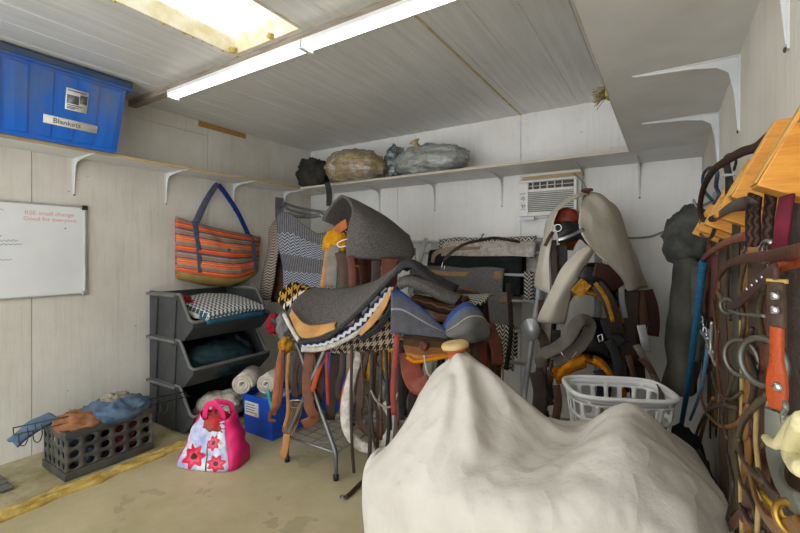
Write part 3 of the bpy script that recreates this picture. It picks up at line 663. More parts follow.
def saddle(t, L, D, FL, horn=True, stirrups=True, fender=True, sc=1.0, cap=None):
    def V(x, y, z): return Vector((x, y, z)) * sc
    r0, zc = .25, -.31
    def arch(x, a, r): return V(x, r * math.sin(a) * 1.0, zc + r * math.cos(a) * 1.05)
    G = [[arch(-.37 + .70 * i / 20, -1.35 + 2.7 * j / 24, r0 - .012) for j in range(25)] for i in range(21)]
    MB().grid(G).build('fleece_lining', FL, t, True, thick=.022)
    for s in (-1, 1):
        G = []
        for i in range(21):
            q = i / 20; e = min(1, (1 - abs(2 * q - 1) ** 6) ** .5 + .55)
            G.append([arch(-.36 + .67 * q, s * (.12 + (1.18 * min(1, e)) * j / 14), r0 + .012) for j in range(15)])
        MB().grid(G).build('skirt', L, t, True, thick=.009)
    def seat(x, v):
        w = .17 + .03 * math.cos((x + .02) * 6)
        z = 0 + (.125 * max(0, (-.10 - x) / .16) ** 1.6 if x < -.10 else 0) + (.075 * max(0, (x - .05) / .15) ** 1.5 if x > .05 else 0)
        return V(x, w * v, z - .13 * abs(v) ** 2.2 + (.0 if x > -.15 else .05 * abs(v) ** 2))
    MB().grid([[seat(-.26 + .46 * i / 22, -1 + 2 * j / 16) for j in range(17)] for i in range(23)]).build('seat', D, t, True, thick=.014)
    rim = [seat(-.262, -1 + 2 * j / 16) for j in range(17)]
    MB().tube(rim, .014 * sc, 8).build('cantle_binding', L, t, True)
    MB().grid([[p.lerp(arch(-.31, (-1 + 2 * j / 16) * .75, r0 + .014), k / 6) for j, p in enumerate(rim)] for k in range(7)]).build('cantle', L, t, True, thick=.012)
    G = []
    for i in range(15):
        th = PI * i / 14; G.append([V(.205 + .055 * math.sin(th) * math.cos(2 * PI * j / 20), .155 * math.cos(th), -.06 + .1 * math.sin(th) ** .6 * (1 if math.sin(2 * PI * j / 20) > 0 else .3) * math.sin(2 * PI * j / 20) + .06 * math.sin(th)) for j in range(20)])
    MB().grid(G, closed=True).build('swell', L, t, True)
    if horn:
        MB().lathe([(.034 * sc, 0), (.022 * sc, .03 * sc), (.02 * sc, .07 * sc), (.03 * sc, .085 * sc), (.047 * sc, .092 * sc), (.047 * sc, .104 * sc), (.03 * sc, .112 * sc), (.002, .114 * sc)], V(.215, 0, .06), (.25, 0, 1)).build('horn', cap or L, t, True)
    for s in (-1, 1):
        if fender:
            rows = [[V(-.08 + .13 * k / 3 * (1 - .4 * q) + .026 * q, s * (.235 + .05 * q + .012 * math.sin(k)), -.16 - .36 * q) for k in range(4)] for q in (0, .3, .6, 1)]
            MB().grid(surf(rows, 10, 14)).build('fender', L, t, True, thick=.008)
            MB().strap([V(0, s * .255, -.1), V(.0, s * .285, -.4), V(.01, s * .29, -.56)], .045 * sc, .006, (0, s, .2)).build('stirrup_leather', D, t, True)
        if stirrups:
            c = V(.01, s * .29, -.62); pts = [c + V(.055 * math.cos(a) * (1.0), 0, .075 * math.sin(a) + (.0 if math.sin(a) > -.6 else .012)) for a in [2 * PI * k / 18 for k in range(18)]]
            m = MB().tube(pts, .012 * sc, 8, closed=True); m.box(c + V(-.055, -.03, -.078), c + V(.055, .03, -.064)); m.build('stirrup', D, t, True)
    MB().strap([V(.12, .26, -.22), V(.11, .275, -.38), V(.1, .26, -.62)], .03 * sc, .005, (0, 1, 0)).build('latigo', D, t, True)
def strap_thing(name, label, cat, pts, w, mat, nrm=(.6, -.8, 0), t=.005, group=None, tubular=False, img=True, res=None):
    pts = PL(pts) if img else pts
    m = MB().tube(pts, w / 2, 8, res or 6 * len(pts)) if tubular else MB().strap(pts, w, t, nrm, res)
    return tag(m.build(name, mat), label, cat, group)
# ================================================================ middle: stands, saddles, pads
M_felt = pm('grey_felt', '#736e69', '#4c4845', 130, .98, bmp=.5, bs=220)
M_feltd = pm('charcoal_felt', '#4b4b4c', '#2e2e30', 130, .98, bmp=.5, bs=200)
M_feltl = pm('light_grey_felt', '#858483', '#626161', 130, .98, bmp=.5, bs=220)
M_wfl = pm('white_fleece', '#d4cec4', '#aea69b', 30, .98, bmp=1, bs=80)
M_blkpad = pm('black_pad', '#1e2122', '#2b2e2f', 12, .9, bmp=.2)
M_tubew = pm('white_painted_tube', '#d6d8d8', '#b9bcbd', 8, .35, .2, bmp=.03)
M_chev = chevron('blue_grey_chevron', '#a3a7ad', '#444b57', 44, 20, .9, .5, (.45, '#827d79', 3.4))
M_knit = chevron('brown_grey_knit', '#a79c8e', '#5e564e', 40, 10, .6)
M_zz = chevron('grey_zigzag', '#c9c5ba', '#3a3c3a', 36, 24, .7)
M_zzb = chevron('bold_zigzag', '#cfc9b9', '#2b2927', 34, 20, 1.0)
M_hound = hounds('gold_houndstooth', [(0, '#c99a45'), (.09, '#c99a45'), (.10, '#e3ded2'), (.22, '#e3ded2'), (.24, '#c08f3c')], 16)
M_hound2 = hounds('tan_houndstooth', [(0, '#b39b82'), (.06, '#b39b82'), (.065, '#a8957e'), (.2, '#b09063')], 25, '#2a2629')
M_bluewv = chevron('blue_white_weave', '#d9d7d0', '#26376e', 30, 26, .4, .5)
# ---- folding saddle stand
t = thing('saddle_stand', 'folding grey steel saddle stand with crossed legs and wire bottom shelf', 'saddle stand', (-1.8, 2.15, 0))
for y in (1.83, 2.48):
    for s in (-1, 1):
        pts = [(-1.8 + s * .2, y, .018), (-1.8 + s * .2, y, .15), (-1.8 + s * .19, y, .175), (-1.8 - s * .115, y + .012 * s, .72), (-1.8 - s * .125, y, .76)]
        leg = MB().tube([Vector(p) for p in pts], .013, 10).build('leg', M_steel, t)
        MB().lathe([(.016, 0), (.017, .02), (.015, .035)], pts[0][:2] + (.001,), (0, 0, 1), 10).build('foot_cap', M_black, leg)
for s in (-1, 1): MB().tube([Vector((-1.8 - s * .125, 1.80, .765)), Vector((-1.8 - s * .125, 2.52, .765))], .014, 10).build('top_rail', M_steel, t)
f = MB()
for s in (-1, 1): f.tube([Vector((-1.8 + s * .2, 1.83, .157)), Vector((-1.8 + s * .2, 2.48, .157))], .006, 6)
for y in (1.83, 2.48): f.tube([Vector((-2.0, y, .157)), Vector((-1.6, y, .157))], .008, 6)
for k in range(1, 10): f.tube([Vector((-2.0, 1.83 + k * .065, .16)), Vector((-1.6, 1.83 + k * .065, .16))], .003, 5)
for k in range(1, 4): f.tube([Vector((-2.0 + k * .1, 1.83, .163)), Vector((-2.0 + k * .1, 2.48, .163))], .003, 5)
f.build('wire_shelf', M_steel, t)
MB().lathe([(.001, -.02), (.012, -.018), (.012, .018), (.001, .02)], (-1.8, 1.825, .44), (0, 1, 0), 8).build('pivot_bolt', M_chrome, t)
# ---- pads heaped over the stand
t = thing('saddle_pad', 'grey felt saddle pad with tan leather front lying over the folding stand', 'saddle pad', P(340, 320, 2.4))
front = [(285, 316, 2.40), (299, 338, 2.33), (325, 337, 2.30), (350, 319, 2.28), (376, 293, 2.26), (401, 267, 2.28)]
rows = [front, [(293, 303, 2.5), (309, 318, 2.45), (332, 318, 2.42), (352, 304, 2.4), (377, 284, 2.38), (402, 263, 2.38)],
        [(303, 293, 2.62), (320, 299, 2.6), (340, 299, 2.58), (358, 292, 2.55), (381, 279, 2.52), (404, 262, 2.5)],
        [(314, 288, 2.75), (330, 290, 2.72), (348, 289, 2.7), (366, 285, 2.68), (386, 277, 2.65), (407, 264, 2.62)]]
sheet('felt', rows, M_felt, t, .018, 36, 22, .006, 7)
sheet('wear_leather', [[(289, 315, 2.385), (300, 336, 2.318), (316, 337, 2.295), (336, 329, 2.285)], [(291, 312, 2.395), (302, 330, 2.33), (318, 331, 2.31), (335, 325, 2.30)], [(291, 309, 2.41), (304, 323, 2.35), (318, 325, 2.335), (337, 322, 2.315)]], M_tanl := pm('pale_tan_leather', '#bf8f55', '#a6763f', 14, .6, bmp=.1), t, .006, 20, 8)
MB().tube(PL([(284, 314, 2.38), (290, 326, 2.35), (299, 341, 2.32)]), .012, 8, 14).build('white_binding', M_wfl, t)
MB().tube([p + Vector((.004, -.008, -.004)) for p in PL([(299, 341, 2.32)] + front[2:])], .013, 8, 30).build('dark_edge', M_feltd, t)
t = thing('fleece_pad', 'white fleece saddle pad with blue weave under the grey felt pad', 'saddle pad', P(340, 345, 2.34))
sheet('weave', [[(302, 344, 2.34), (325, 341, 2.33), (352, 325, 2.31), (374, 303, 2.29), (391, 284, 2.28)], [(303, 349, 2.34), (328, 345, 2.33), (355, 330, 2.31), (378, 310, 2.29), (394, 290, 2.28)], [(304, 351, 2.42), (330, 348, 2.42), (358, 333, 2.4), (382, 313, 2.38), (398, 294, 2.36)]], M_bluewv, t, .014, 30, 10, .004, 10)
MB().tube(PL([(302, 349, 2.335), (318, 349, 2.325), (334, 345, 2.315), (352, 336, 2.305), (368, 324, 2.295), (378, 312, 2.285)]), lambda q: .017 - .006 * q, 10, 30).build('fleece_edge', M_wfl, t)
t = thing('saddle_pad', 'small dark pad with tan leather triangle beside the blue blanket', 'saddle pad', P(378, 320, 2.3))
sheet('felt', [[(358, 337, 2.27), (376, 326, 2.25), (390, 304, 2.23), (396, 285, 2.23)], [(363, 340, 2.29), (381, 328, 2.27), (394, 306, 2.25), (399, 288, 2.25)]], M_feltd, t, .02, 18, 6)
sheet('wear_leather', [[(359, 334, 2.255), (367, 322, 2.25), (378, 307, 2.235), (391, 287, 2.22)], [(361, 336, 2.25), (373, 325, 2.235), (385, 309, 2.22), (394, 287, 2.21)]], M_tanl, t, .006, 16, 6)
o = sheet('saddle_blanket', [[(275, 297, 2.66), (283, 290, 2.72), (292, 283, 2.8), (303, 285, 2.86), (320, 291, 2.9)], [(281, 305, 2.62), (290, 298, 2.68), (299, 291, 2.76), (310, 291, 2.8), (326, 295, 2.82)], [(290, 314, 2.58), (297, 307, 2.64), (305, 299, 2.7), (316, 299, 2.74), (330, 301, 2.76)]], M_hound, None, .014, 28, 16, .006, 9)
tag(o, 'gold and white houndstooth blanket poking out behind the grey felt pad', 'blanket')
o = sheet('saddle_blanket', [[(318, 340, 2.47), (345, 330, 2.44), (372, 322, 2.40), (396, 316, 2.36)], [(324, 348, 2.45), (346, 344, 2.42), (373, 340, 2.38), (396, 336, 2.34)], [(332, 353, 2.44), (348, 354, 2.42), (373, 355, 2.38), (397, 354, 2.34)]], M_hound2, None, .012, 28, 16, .006, 9)
tag(o, 'tan and black houndstooth blanket hanging below the fleece pad', 'blanket')
# ---- blue drum with a saddle and blankets on it
M_drum = pm('blue_drum_plastic', '#1d62c4', '#194fa6', 5, .4, bmp=.03)
def drum(label, c, ax, r, L):
    t = thing('drum', label, 'drum', c, 0); c = Vector(c)
    ax = Vector(ax).normalized()
    MB().lathe([(.001, 0), (r * .9, .0), (r * .97, .02), (r, .05), (r, L * .3), (r * 1.03, L * .32), (r, L * .34), (r, L * .66), (r * 1.03, L * .68), (r, L * .7), (r, L - .05), (r * .97, L - .02), (r * .9, L), (.001, L)], c, ax, 40).build('barrel', M_drum, t)
    MB().lathe([(.03, 0), (.03, .012), (.001, .013)], c + ax * L + ax.orthogonal().normalized() * r * .55, ax, 12).build('bung', M_black, t)
    return t
drum('blue plastic drum standing behind the saddle with the blue blankets', (-1.0, 2.46, .002), (0, 0, 1), .14, .72)
t = thing('saddle_stand', 'dark four-legged steel stand under the saddle with the blue blankets', 'saddle stand', (-1.08, 2.25, 0))
for y in (2.02, 2.26):
    for s in (-1, 1): MB().tube([Vector((-1.08 + s * .2, y, .002)), Vector((-1.08 + s * .06, y, .74))], .014, 8, 4).build('leg', M_black, t)
for s in (-1, 1): MB().tube([Vector((-1.08 + s * .06, 1.98, .75)), Vector((-1.08 + s * .06, 2.29, .75))], .016, 8, 4).build('top_rail', M_black, t)
for y in (2.02, 2.26): MB().tube([Vector((-1.08 - .15, y, .25)), Vector((-1.08 + .15, y, .25))], .010, 8, 4).build('cross_bar', M_black, t)
drum('blue plastic drum standing upright behind the folding saddle stand', (-2.37, 2.75, .002), (0, 0, 1), .2, .8)
t = thing('saddle', 'brown and tan western saddle under the blue blankets', 'saddle', (-1.08, 2.24, .95), math.radians(-84))
saddle(t, leather('two_tone_leather', '#8a5a34', '#3c2a1f'), L_dark, M_gfl, horn=False, sc=.92)
M_bluebl = stripes('blue_grey_blanket', [(0, '#34497f'), (.03, '#4d5877'), (.07, '#5c5f69'), (.17, '#95979c'), (.185, '#57575c'), (.5, '#626064'), (.9, '#4f4e50')], 2.4)
o = sheet('saddle_blanket', [[(391, 290, 2.08), (400, 291, 2.1), (418, 305, 2.1), (431, 317, 2.08), (447, 332, 2.06)], [(391, 310, 2.06), (402, 311, 2.06), (418, 319, 2.05), (432, 327, 2.04), (447, 335, 2.04)], [(391, 333, 2.05), (402, 334, 2.03), (418, 335, 2.02), (432, 337, 2.02), (448, 339, 2.02)]], M_bluebl, None, .014, 26, 18, .012, 8, 2)
tag(o, 'blue and grey striped blanket hanging down the front of the middle saddle', 'blanket')
M_olive = stripes('grey_olive_blanket', [(0, '#3c5288'), (.10, '#5f6a84'), (.2, '#68686a'), (.30, '#bdbbb3'), (.315, '#6e6d66'), (.6, '#5f5e58'), (.85, '#676660')], 2.2)
o = sheet('saddle_blanket', [[(441, 327, 2.1), (452, 313, 2.14), (465, 303, 2.18), (478, 308, 2.2), (486, 320, 2.2)], [(444, 332, 2.06), (456, 322, 2.06), (468, 313, 2.08), (480, 315, 2.12), (488, 326, 2.14)], [(447, 336, 2.03), (458, 333, 2.0), (471, 328, 2.0), (482, 327, 2.04), (489, 333, 2.08)], [(452, 338, 2.05), (462, 341, 2.04), (473, 342, 2.04), (483, 340, 2.07), (488, 337, 2.1)]], M_olive, None, .014, 26, 20, .012, 9, 5)
tag(o, 'grey olive blanket with blue edge folded over the right side of the middle saddle', 'blanket')
t = thing('saddle_pad', 'dark charcoal felt pad arched over the middle saddle, highest of its pads', 'saddle pad', P(425, 280, 2.3))
sheet('felt', [[(398, 272, 2.2), (405, 266, 2.2), (415, 267, 2.2), (430, 281, 2.22), (453, 294, 2.24)], [(400, 268, 2.3), (408, 262, 2.32), (418, 265, 2.34), (434, 277, 2.36), (456, 289, 2.36)], [(406, 270, 2.46), (414, 266, 2.48), (424, 269, 2.5), (440, 279, 2.5), (458, 288, 2.5)]], M_feltd, t, .03, 26, 14, .008, 8)
sheet('felt', [[(398, 287, 2.2), (408, 283, 2.18), (425, 289, 2.17), (440, 297, 2.17), (456, 303, 2.18)], [(400, 281, 2.26), (411, 278, 2.24), (428, 284, 2.23), (444, 292, 2.22), (459, 299, 2.22)], [(404, 282, 2.4), (414, 279, 2.4), (432, 284, 2.4), (448, 291, 2.4), (462, 298, 2.4)]], M_felt, t, .04, 26, 14, .008, 8, 4)
o = sheet('saddle_blanket', [[(412, 302, 2.18), (425, 306, 2.16), (440, 311, 2.15), (454, 312, 2.16), (462, 303, 2.2)], [(413, 298, 2.24), (427, 301, 2.22), (442, 306, 2.2), (456, 307, 2.2), (465, 299, 2.24)], [(418, 297, 2.36), (432, 300, 2.36), (446, 304, 2.36), (460, 304, 2.36), (469, 298, 2.36)]], chevron('brown_weave', '#6b4a36', '#33261f', 40, 14, .4), None, .03, 26, 12, .006, 12, 3)
tag(o, 'brown woven blanket edge between the grey pads on the middle saddle', 'blanket')
o = sheet('saddle_pad', [[(456, 305, 2.32), (470, 307, 2.34), (484, 303, 2.36)], [(452, 298, 2.42), (472, 299, 2.44), (490, 296, 2.46)], [(452, 295, 2.6), (474, 295, 2.62), (494, 294, 2.64)]], M_zz, None, .014, 18, 12, .004, 9)
tag(o, 'small grey zigzag pad lying behind the middle saddle pads', 'saddle pad')
# red-brown strap, round concho, leather flap by the drum
t = thing('leather_strap', 'red-brown leather strap with round concho below the blue blanket', 'strap', P(396, 370, 2.0))
MB().strap(PL([(397, 334, 2.0), (395, 360, 1.99), (393, 390, 1.98), (394, 415, 1.97)]), .026, .005, (.5, -1, 0)).build('band', leather('brick_leather', '#8e2f22', '#76261b'), t)
M_two = stripes('dark_to_tan_leather', [(0, '#3a2c22'), (.25, '#4a3626'), (.5, '#7a5230'), (.75, '#a9703c'), (.95, '#b57a42')], 9)  # two-tone leather, dark at the top to tan at the hem
t = thing('saddle_skirt', 'dark to tan saddle skirt with rosette hanging below the blue blanket', 'saddle skirt', P(435, 350, 2.05))
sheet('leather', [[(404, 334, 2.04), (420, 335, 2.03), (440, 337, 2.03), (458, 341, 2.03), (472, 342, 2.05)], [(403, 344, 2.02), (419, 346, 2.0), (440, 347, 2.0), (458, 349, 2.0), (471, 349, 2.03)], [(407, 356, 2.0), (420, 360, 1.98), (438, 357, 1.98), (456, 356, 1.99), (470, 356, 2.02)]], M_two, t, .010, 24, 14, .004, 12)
MB().tube(PL([(407, 357, 1.99), (414, 361, 1.975), (424, 361, 1.97), (438, 358, 1.975), (452, 356, 1.98)]), .010, 8, 24).build('fleece_edge', M_ofl, t)
c = P(424, 346, 1.985); f = MB()
for k in range(9): f.lathe([(.001, -.002), (.008, 0), (.006, .006), (.001, .007)], c + Vector((.014 * math.cos(k * .7), -.004, .014 * math.sin(k * .7))) , (.4, -1, .1), 8)
f.lathe([(.001, -.004), (.024, -.002), (.022, .004), (.001, .004)], c, (.4, -1, .1), 16); f.build('rosette', L_red, t)
# ---- wooden rack at the back with a saddle under a felt pad
t = thing('saddle_rack', 'weathered wooden two-post saddle rack behind the folding stand', 'saddle rack', (-1.95, 2.75, 0))
RA, RB = P(352, 270, 3.24), P(392, 272, 3.30)
for p in (RA, RB):
    MB().box((p.x - .04, p.y - .02, .0), (p.x + .04, p.y + .02, p.z + .12)).build('post', M_beam, t)
    MB().box((p.x - .15, p.y - .035, .0), (p.x + .15, p.y + .035, .05)).build('foot', M_beam, t)
dv = (RB - RA); dv.z = 0; dv.normalize(); yaw1 = math.atan2(-dv.y, -dv.x)
MB().strap([RA - dv * .1 + UP * .16, RB + dv * .18 + UP * .16], .10, .06, (0, 0, 1), 4).build('beam', M_beam, t)
mid = RA.lerp(RB, .6)
t = thing('saddle', 'brown western saddle on the wooden rack, mostly hidden by grey felt', 'saddle', (mid.x - dv.x * .12, mid.y - dv.y * .12, mid.z + .25), yaw1)
saddle(t, L_red, L_brown, M_ofl, sc=.82)
t = thing('saddle_pad', 'large grey felt pad thrown over the saddle on the wooden rack', 'saddle pad', P(380, 235, 3.0))
sheet('felt', [[(322, 220, 3.12), (350, 232, 3.3), (385, 246, 3.5), (408, 256, 3.55)], [(331, 206, 3.06), (354, 212, 3.2), (387, 228, 3.34), (410, 242, 3.4)], [(342, 196, 2.97), (360, 203, 3.03), (387, 219, 3.14), (409, 236, 3.22)], [(352, 208, 2.83), (367, 219, 2.84), (389, 231, 2.92), (412, 246, 3.04)], [(347, 234, 2.78), (366, 239, 2.78), (388, 247, 2.84), (413, 256, 2.96)], [(346, 258, 2.76), (366, 259, 2.77), (386, 261, 2.83), (404, 266, 2.92)]], M_felt, t, .018, 34, 34, .006, 6)
t = thing('sheepskin', 'orange sheepskin cover on the left end of the rack saddle', 'sheepskin', P(336, 240, 2.9))
blob(P(337, 244, 2.86), (.10, .08, .105), wr=.12, ws=16, seed=3, amp=.006).build('fleece', pm('yellow_sheepskin', '#cf9420', '#b27912', 22, .95, bmp=1, bs=70), t)
sheet('leather_band', [[(330, 232, 2.84), (337, 225, 2.82), (346, 219, 2.80)], [(336, 238, 2.80), (342, 232, 2.79), (348, 228, 2.78)]], leather('saddle_orange', '#b0622b', '#93501f'), t, .012, 12, 8)
MB().strap(PL([(347, 239, 2.73), (341, 241, 2.735), (337, 244, 2.74), (340, 247, 2.735), (346, 246, 2.73)]), .006, .003, (.3, -1, 0)).build('white_cord', M_whitep, t)
for k, (pts, w, m, l) in enumerate((([(322, 290, 2.78), (326, 262, 2.8), (331, 240, 2.82)], .035, L_tan, 'tan leather strap left of the sheepskin on the rack saddle'),
        ([(331, 287, 2.74), (332, 262, 2.76), (335, 246, 2.77)], .07, pm('grey_webbing', '#8b857b', '#736d64', 12, .9), 'wide grey webbing cinch below the orange sheepskin'),
        ([(345, 292, 2.72), (344, 270, 2.74), (340, 252, 2.76)], .07, L_brown, 'wide brown leather strap below the orange sheepskin'),
        ([(353, 292, 2.72), (352, 270, 2.72), (350, 256, 2.72)], .05, L_red, 'red-brown strap hanging under the near edge of the felt pad'),
        ([(388, 288, 2.72), (389, 272, 2.74), (390, 258, 2.78)], .11, L_red, 'broad red-brown fender hanging under the right part of the felt pad'),
        ([(376, 296, 2.72), (376, 278, 2.74), (376, 260, 2.76)], .06, L_dark, 'dark stirrup strap beside the broad red-brown fender'))):
    strap_thing('leather_strap', l, 'strap', pts, w, m)
# ---- woven blankets hanging from swing arms in the back corner
t = thing('swing_rack', 'grey tubular swing arms reaching out from the back left corner', 'blanket rack', P(300, 210, 4.2))
for pts in ([(284, 203, 4.35), (300, 208, 4.1), (326, 213, 3.75)], [(284, 203, 4.35), (288, 209, 4.2), (305, 214, 3.9), (324, 216, 3.72)], [(284, 213, 4.35), (294, 216, 4.1), (312, 217, 3.8), (322, 214, 3.72)]):
    MB().tube(PL(pts), .014, 10, 16).build('arm', M_steel, t)
p = P(283, 207, 4.36); MB().box((XL + .001, p.y - .05, p.z - .12), (XL + .02, p.y + .05, p.z + .1)).build('wall_plate', M_steel, t)
MB().tube([Vector((XL + .02, p.y, p.z + .0)), P(284, 203, 4.35)], .014, 8, 4).build('arm', M_steel, t)
o = sheet('hanging_blanket', [[(277, 214, 3.82), (290, 213, 3.8), (304, 225, 3.77), (318, 233, 3.74), (333, 229, 3.72)], [(279, 240, 3.8), (291, 240, 3.76), (305, 245, 3.74), (319, 249, 3.72), (334, 250, 3.7)], [(283, 270, 3.78), (293, 272, 3.74), (307, 273, 3.72), (321, 274, 3.7), (336, 275, 3.68)], [(285, 305, 3.78), (295, 306, 3.74), (308, 306, 3.72), (322, 306, 3.7), (338, 306, 3.68)]], M_chev, None, .016, 30, 26, .03, 4, 1)
tag(o, 'blue and grey chevron blanket hanging in the back corner', 'blanket')
o = sheet('hanging_blanket', [[(277, 214, 3.84), (273, 222, 3.95), (271, 228, 4.05)], [(279, 240, 3.84), (271, 245, 3.92), (267, 250, 4.02)], [(274, 275, 3.84), (266, 276, 3.9), (263, 278, 4.0)], [(270, 300, 3.84), (263, 300, 3.88), (260, 300, 3.98)]], M_knit, None, .016, 16, 22, .02, 5, 7)
tag(o, 'brown-grey knitted blanket hanging edge-on left of the chevron blanket', 'blanket')
o = sheet('hanging_blanket', [[(276, 226, 4.02), (282, 224, 3.96), (288, 222, 3.92)], [(274, 260, 4.02), (281, 260, 3.96), (288, 260, 3.92)], [(272, 302, 4.02), (280, 302, 3.96), (288, 302, 3.92)]], pm('maroon_fabric', '#4a2f30', '#6d5a40', 4, .9), None, .016, 12, 16, .02, 5, 3)
tag(o, 'dark maroon blanket hanging between the chevron and knitted blankets', 'blanket')
# ---- leaning blanket rack on the back wall
t = thing('blanket_rack', 'white tubular ladder rack leaning on the back wall, hung with pads', 'blanket rack', (-1.35, 2.9, 0))
def lean(z): return 3.40 - .58 * (1.43 - z)
RX0, RX1 = -1.88, -.80
for x in (RX0, RX1):
    MB().tube([Vector((x, lean(.013), .013)), Vector((x, lean(1.43), 1.43))], .02, 12, 4).build('upright', M_tubew, t)
    MB().tube([Vector((x + (.05 if x < -1 else -.05), 3.44, .0)), Vector((x + (.05 if x < -1 else -.05), 3.44, 1.42))], .016, 10, 4).build('back_leg', M_tubew, t)
RZ = (1.40, 1.30, 1.13, .94, .74, .54, .33)
for z in RZ: MB().tube([Vector((RX0, lean(z), z)), Vector((RX1, lean(z), z))], .012, 10, 4).build('rung', M_tubew, t)
MB().tube([Vector((RX0, lean(1.40), 1.4)), Vector((-2.08, 3.44, 1.41))], .014, 8, 4).build('brace', M_tubew, t)
MB().tube([Vector((RX0 + .0, lean(1.15), 1.15)), Vector((-2.05, 3.44, 1.4))], .008, 8, 4).build('brace', M_tubew, t)
def xat(px, y): u = (px - CX) / F; return y * (-.537 + .843 * u) / (.843 + .537 * u)
def rung_pad(name, z, px0, px1, fd, bd, mat, thick, par=None, dy=.0, sag=.0, seed=0, dz=.0):
    y = lean(z) ; r = .016 + thick; x0, x1 = xat(px0, y), xat(px1, y); rows = []
    prof = [(y + r + .0, z - bd), (y + r, z - bd * .4), (y + r * .8, z + r * .3), (y, z + r), (y - r * .8, z + r * .4), (y - r - dy * .3, z - fd * .4), (y - r - dy, z - fd)]
    for yy, zz in prof: rows.append([Vector((x0 + (x1 - x0) * k / 5, yy + .012 * noise.noise(Vector((k * 1.3, yy * 3, seed))), zz + dz + .018 * noise.noise(Vector((k * .9, 3 + zz, seed))))) for k in range(6)])
    return MB().grid(surf(rows, 26, 30, .006, 7, seed)).build(name, mat, par, thick=thick)
o = rung_pad('saddle_blanket', 1.40, 440, 536, .14, .4, M_zzb, .012); tag(o, 'black and cream zigzag blanket over the top rung of the ladder rack', 'blanket')
o = rung_pad('fleece_pad', 1.325, 446, 537, .03, .3, M_wfl, .05, seed=3, dz=-.02); tag(o, 'thick cream fleece pad just below the top rung blanket', 'saddle pad')
t = thing('saddle_pad', 'black saddle pad with tan edge hanging under the cream fleece pad', 'saddle pad', (-1.4, 3.3, 1.0))
rung_pad('pad', 1.275, 431, 524, .30, .3, M_blkpad, .03, t, .06, seed=5)
sheet('tan_edge', [[(431, 262, 3.33), (434, 252, 3.30), (450, 247, 3.27), (480, 247, 3.24)], [(434, 263, 3.31), (437, 255, 3.28), (452, 251, 3.25), (480, 249, 3.22)]], pm('dull_tan', '#9c8a72', '#86755f', 9, .9), t, .006, 14, 6)
t = thing('saddle_pad', 'long grey felt pad with tan leather corners on the middle rung', 'saddle pad', (-1.5, 3.2, .85))
rung_pad('felt', 1.13, 413, 505, .26, .2, M_feltl, .026, t, .05, seed=9)
sheet('wear_leather', [[(419, 267, 3.16), (440, 271, 3.13), (472, 272, 3.10)], [(420, 269, 3.14), (440, 275, 3.10), (466, 277, 3.07)]], M_dtan := pm('dusty_tan_leather', '#a38564', '#8a6d4e', 14, .7), t, .006, 14, 5)
sheet('wear_leather', [[(494, 272, 3.02), (502, 271, 3.01)], [(493, 280, 2.995), (502, 280, 2.985)]], M_dtan, t, .006, 6, 5)
t = thing('saddle_pad', 'smaller grey felt pad with tan corner, one rung lower to the right', 'saddle pad', (-1.2, 3.05, .65))
rung_pad('felt', .945, 472, 511, .30, .2, M_feltl, .024, t, .05, seed=12)
sheet('wear_leather', [[(500, 297, 2.86), (507, 296, 2.85)], [(499, 304, 2.845), (506, 303, 2.835)]], M_dtan, t, .006, 6, 5)
o = rung_pad('saddle_blanket', .74, 488, 516, .28, .2, M_zzb, .012, None, .03, seed=15); tag(o, 'cream and black zigzag blanket low on the right of the ladder rack', 'blanket')
o = rung_pad('saddle_blanket', 1.13, 525, 534, .2, .2, M_zz, .01, None, .0, seed=16); tag(o, 'narrow grey zigzag blanket end beside the right upright of the ladder rack', 'blanket')
t = thing('headstall', 'dark leather strap with silver snap draped over the rack pads', 'strap', P(470, 250, 3.1))
MB().strap(PL([(443, 261, 3.06), (452, 252, 3.06), (465, 244, 3.07), (482, 240, 3.1), (496, 238, 3.14), (520, 242, 3.14)]), .024, .006, (.3, -1, .5)).build('band', L_dark, t)
MB().tube(PL([(443, 262, 3.055), (442, 267, 3.05), (444, 270, 3.05), (445, 265, 3.05)]), .005, 6, 12).build('snap', M_chrome, t)
MB().tube(PL([(482, 240, 3.08), (482, 236, 3.09), (484, 234, 3.1)]), .005, 6, 6).build('keeper', L_black, t)
for k, (pts, w, m, l) in enumerate((([(508, 283, 2.78), (511, 330, 2.7), (506, 370, 2.62)], .03, L_dark, 'dark strap hanging from the right end of the ladder rack'), ([(495, 335, 2.5), (498, 365, 2.45), (497, 395, 2.42)], .035, L_brown, 'brown strap hanging past the low zigzag blanket'),
        ([(501, 350, 2.4), (503, 375, 2.38), (501, 395, 2.36)], .008, L_tan, 'thin tan cord hanging past the low zigzag blanket'))):
    strap_thing('leather_strap', l, 'strap', pts, w, m)
# ---- cinches, straps and a fleece-lined collar hanging under the stand pads
M_wov = chevron('woven_cinch', '#94785a', '#57422f', 90, 16, .6)
t = thing('cinch', 'tan woven cinch with buckle hanging off the left of the folding stand', 'cinch', P(292, 420, 2.36))
MB().strap(PL([(299, 350, 2.66), (293, 375, 2.64), (296, 398, 2.62)]), lambda q: .075 - .035 * q, .008, (.4, -1, 0)).build('strap', L_brown, t)
MB().strap(PL([(297, 402, 2.62), (293, 418, 2.61), (288, 434, 2.60)]), lambda q: .10 - .02 * q, .012, (.4, -1, 0)).build('woven_band', M_wov, t)
MB().tube(PL([(291, 400, 2.61), (291, 407, 2.605), (302, 408, 2.605), (302, 400, 2.61)]), .005, 6, closed=True).build('buckle', M_chrome, t)
MB().strap(PL([(287, 434, 2.60), (285, 448, 2.60), (282, 458, 2.61)]), .045, .005, (.4, -1, 0)).build('tail', L_tan, t)
o = tag(blob(P(286, 345, 2.44), (.04, .04, .05), wr=.3).build('sheepskin', M_gfl), 'gold sheepskin knob at the left tip of the folding stand', 'sheepskin')
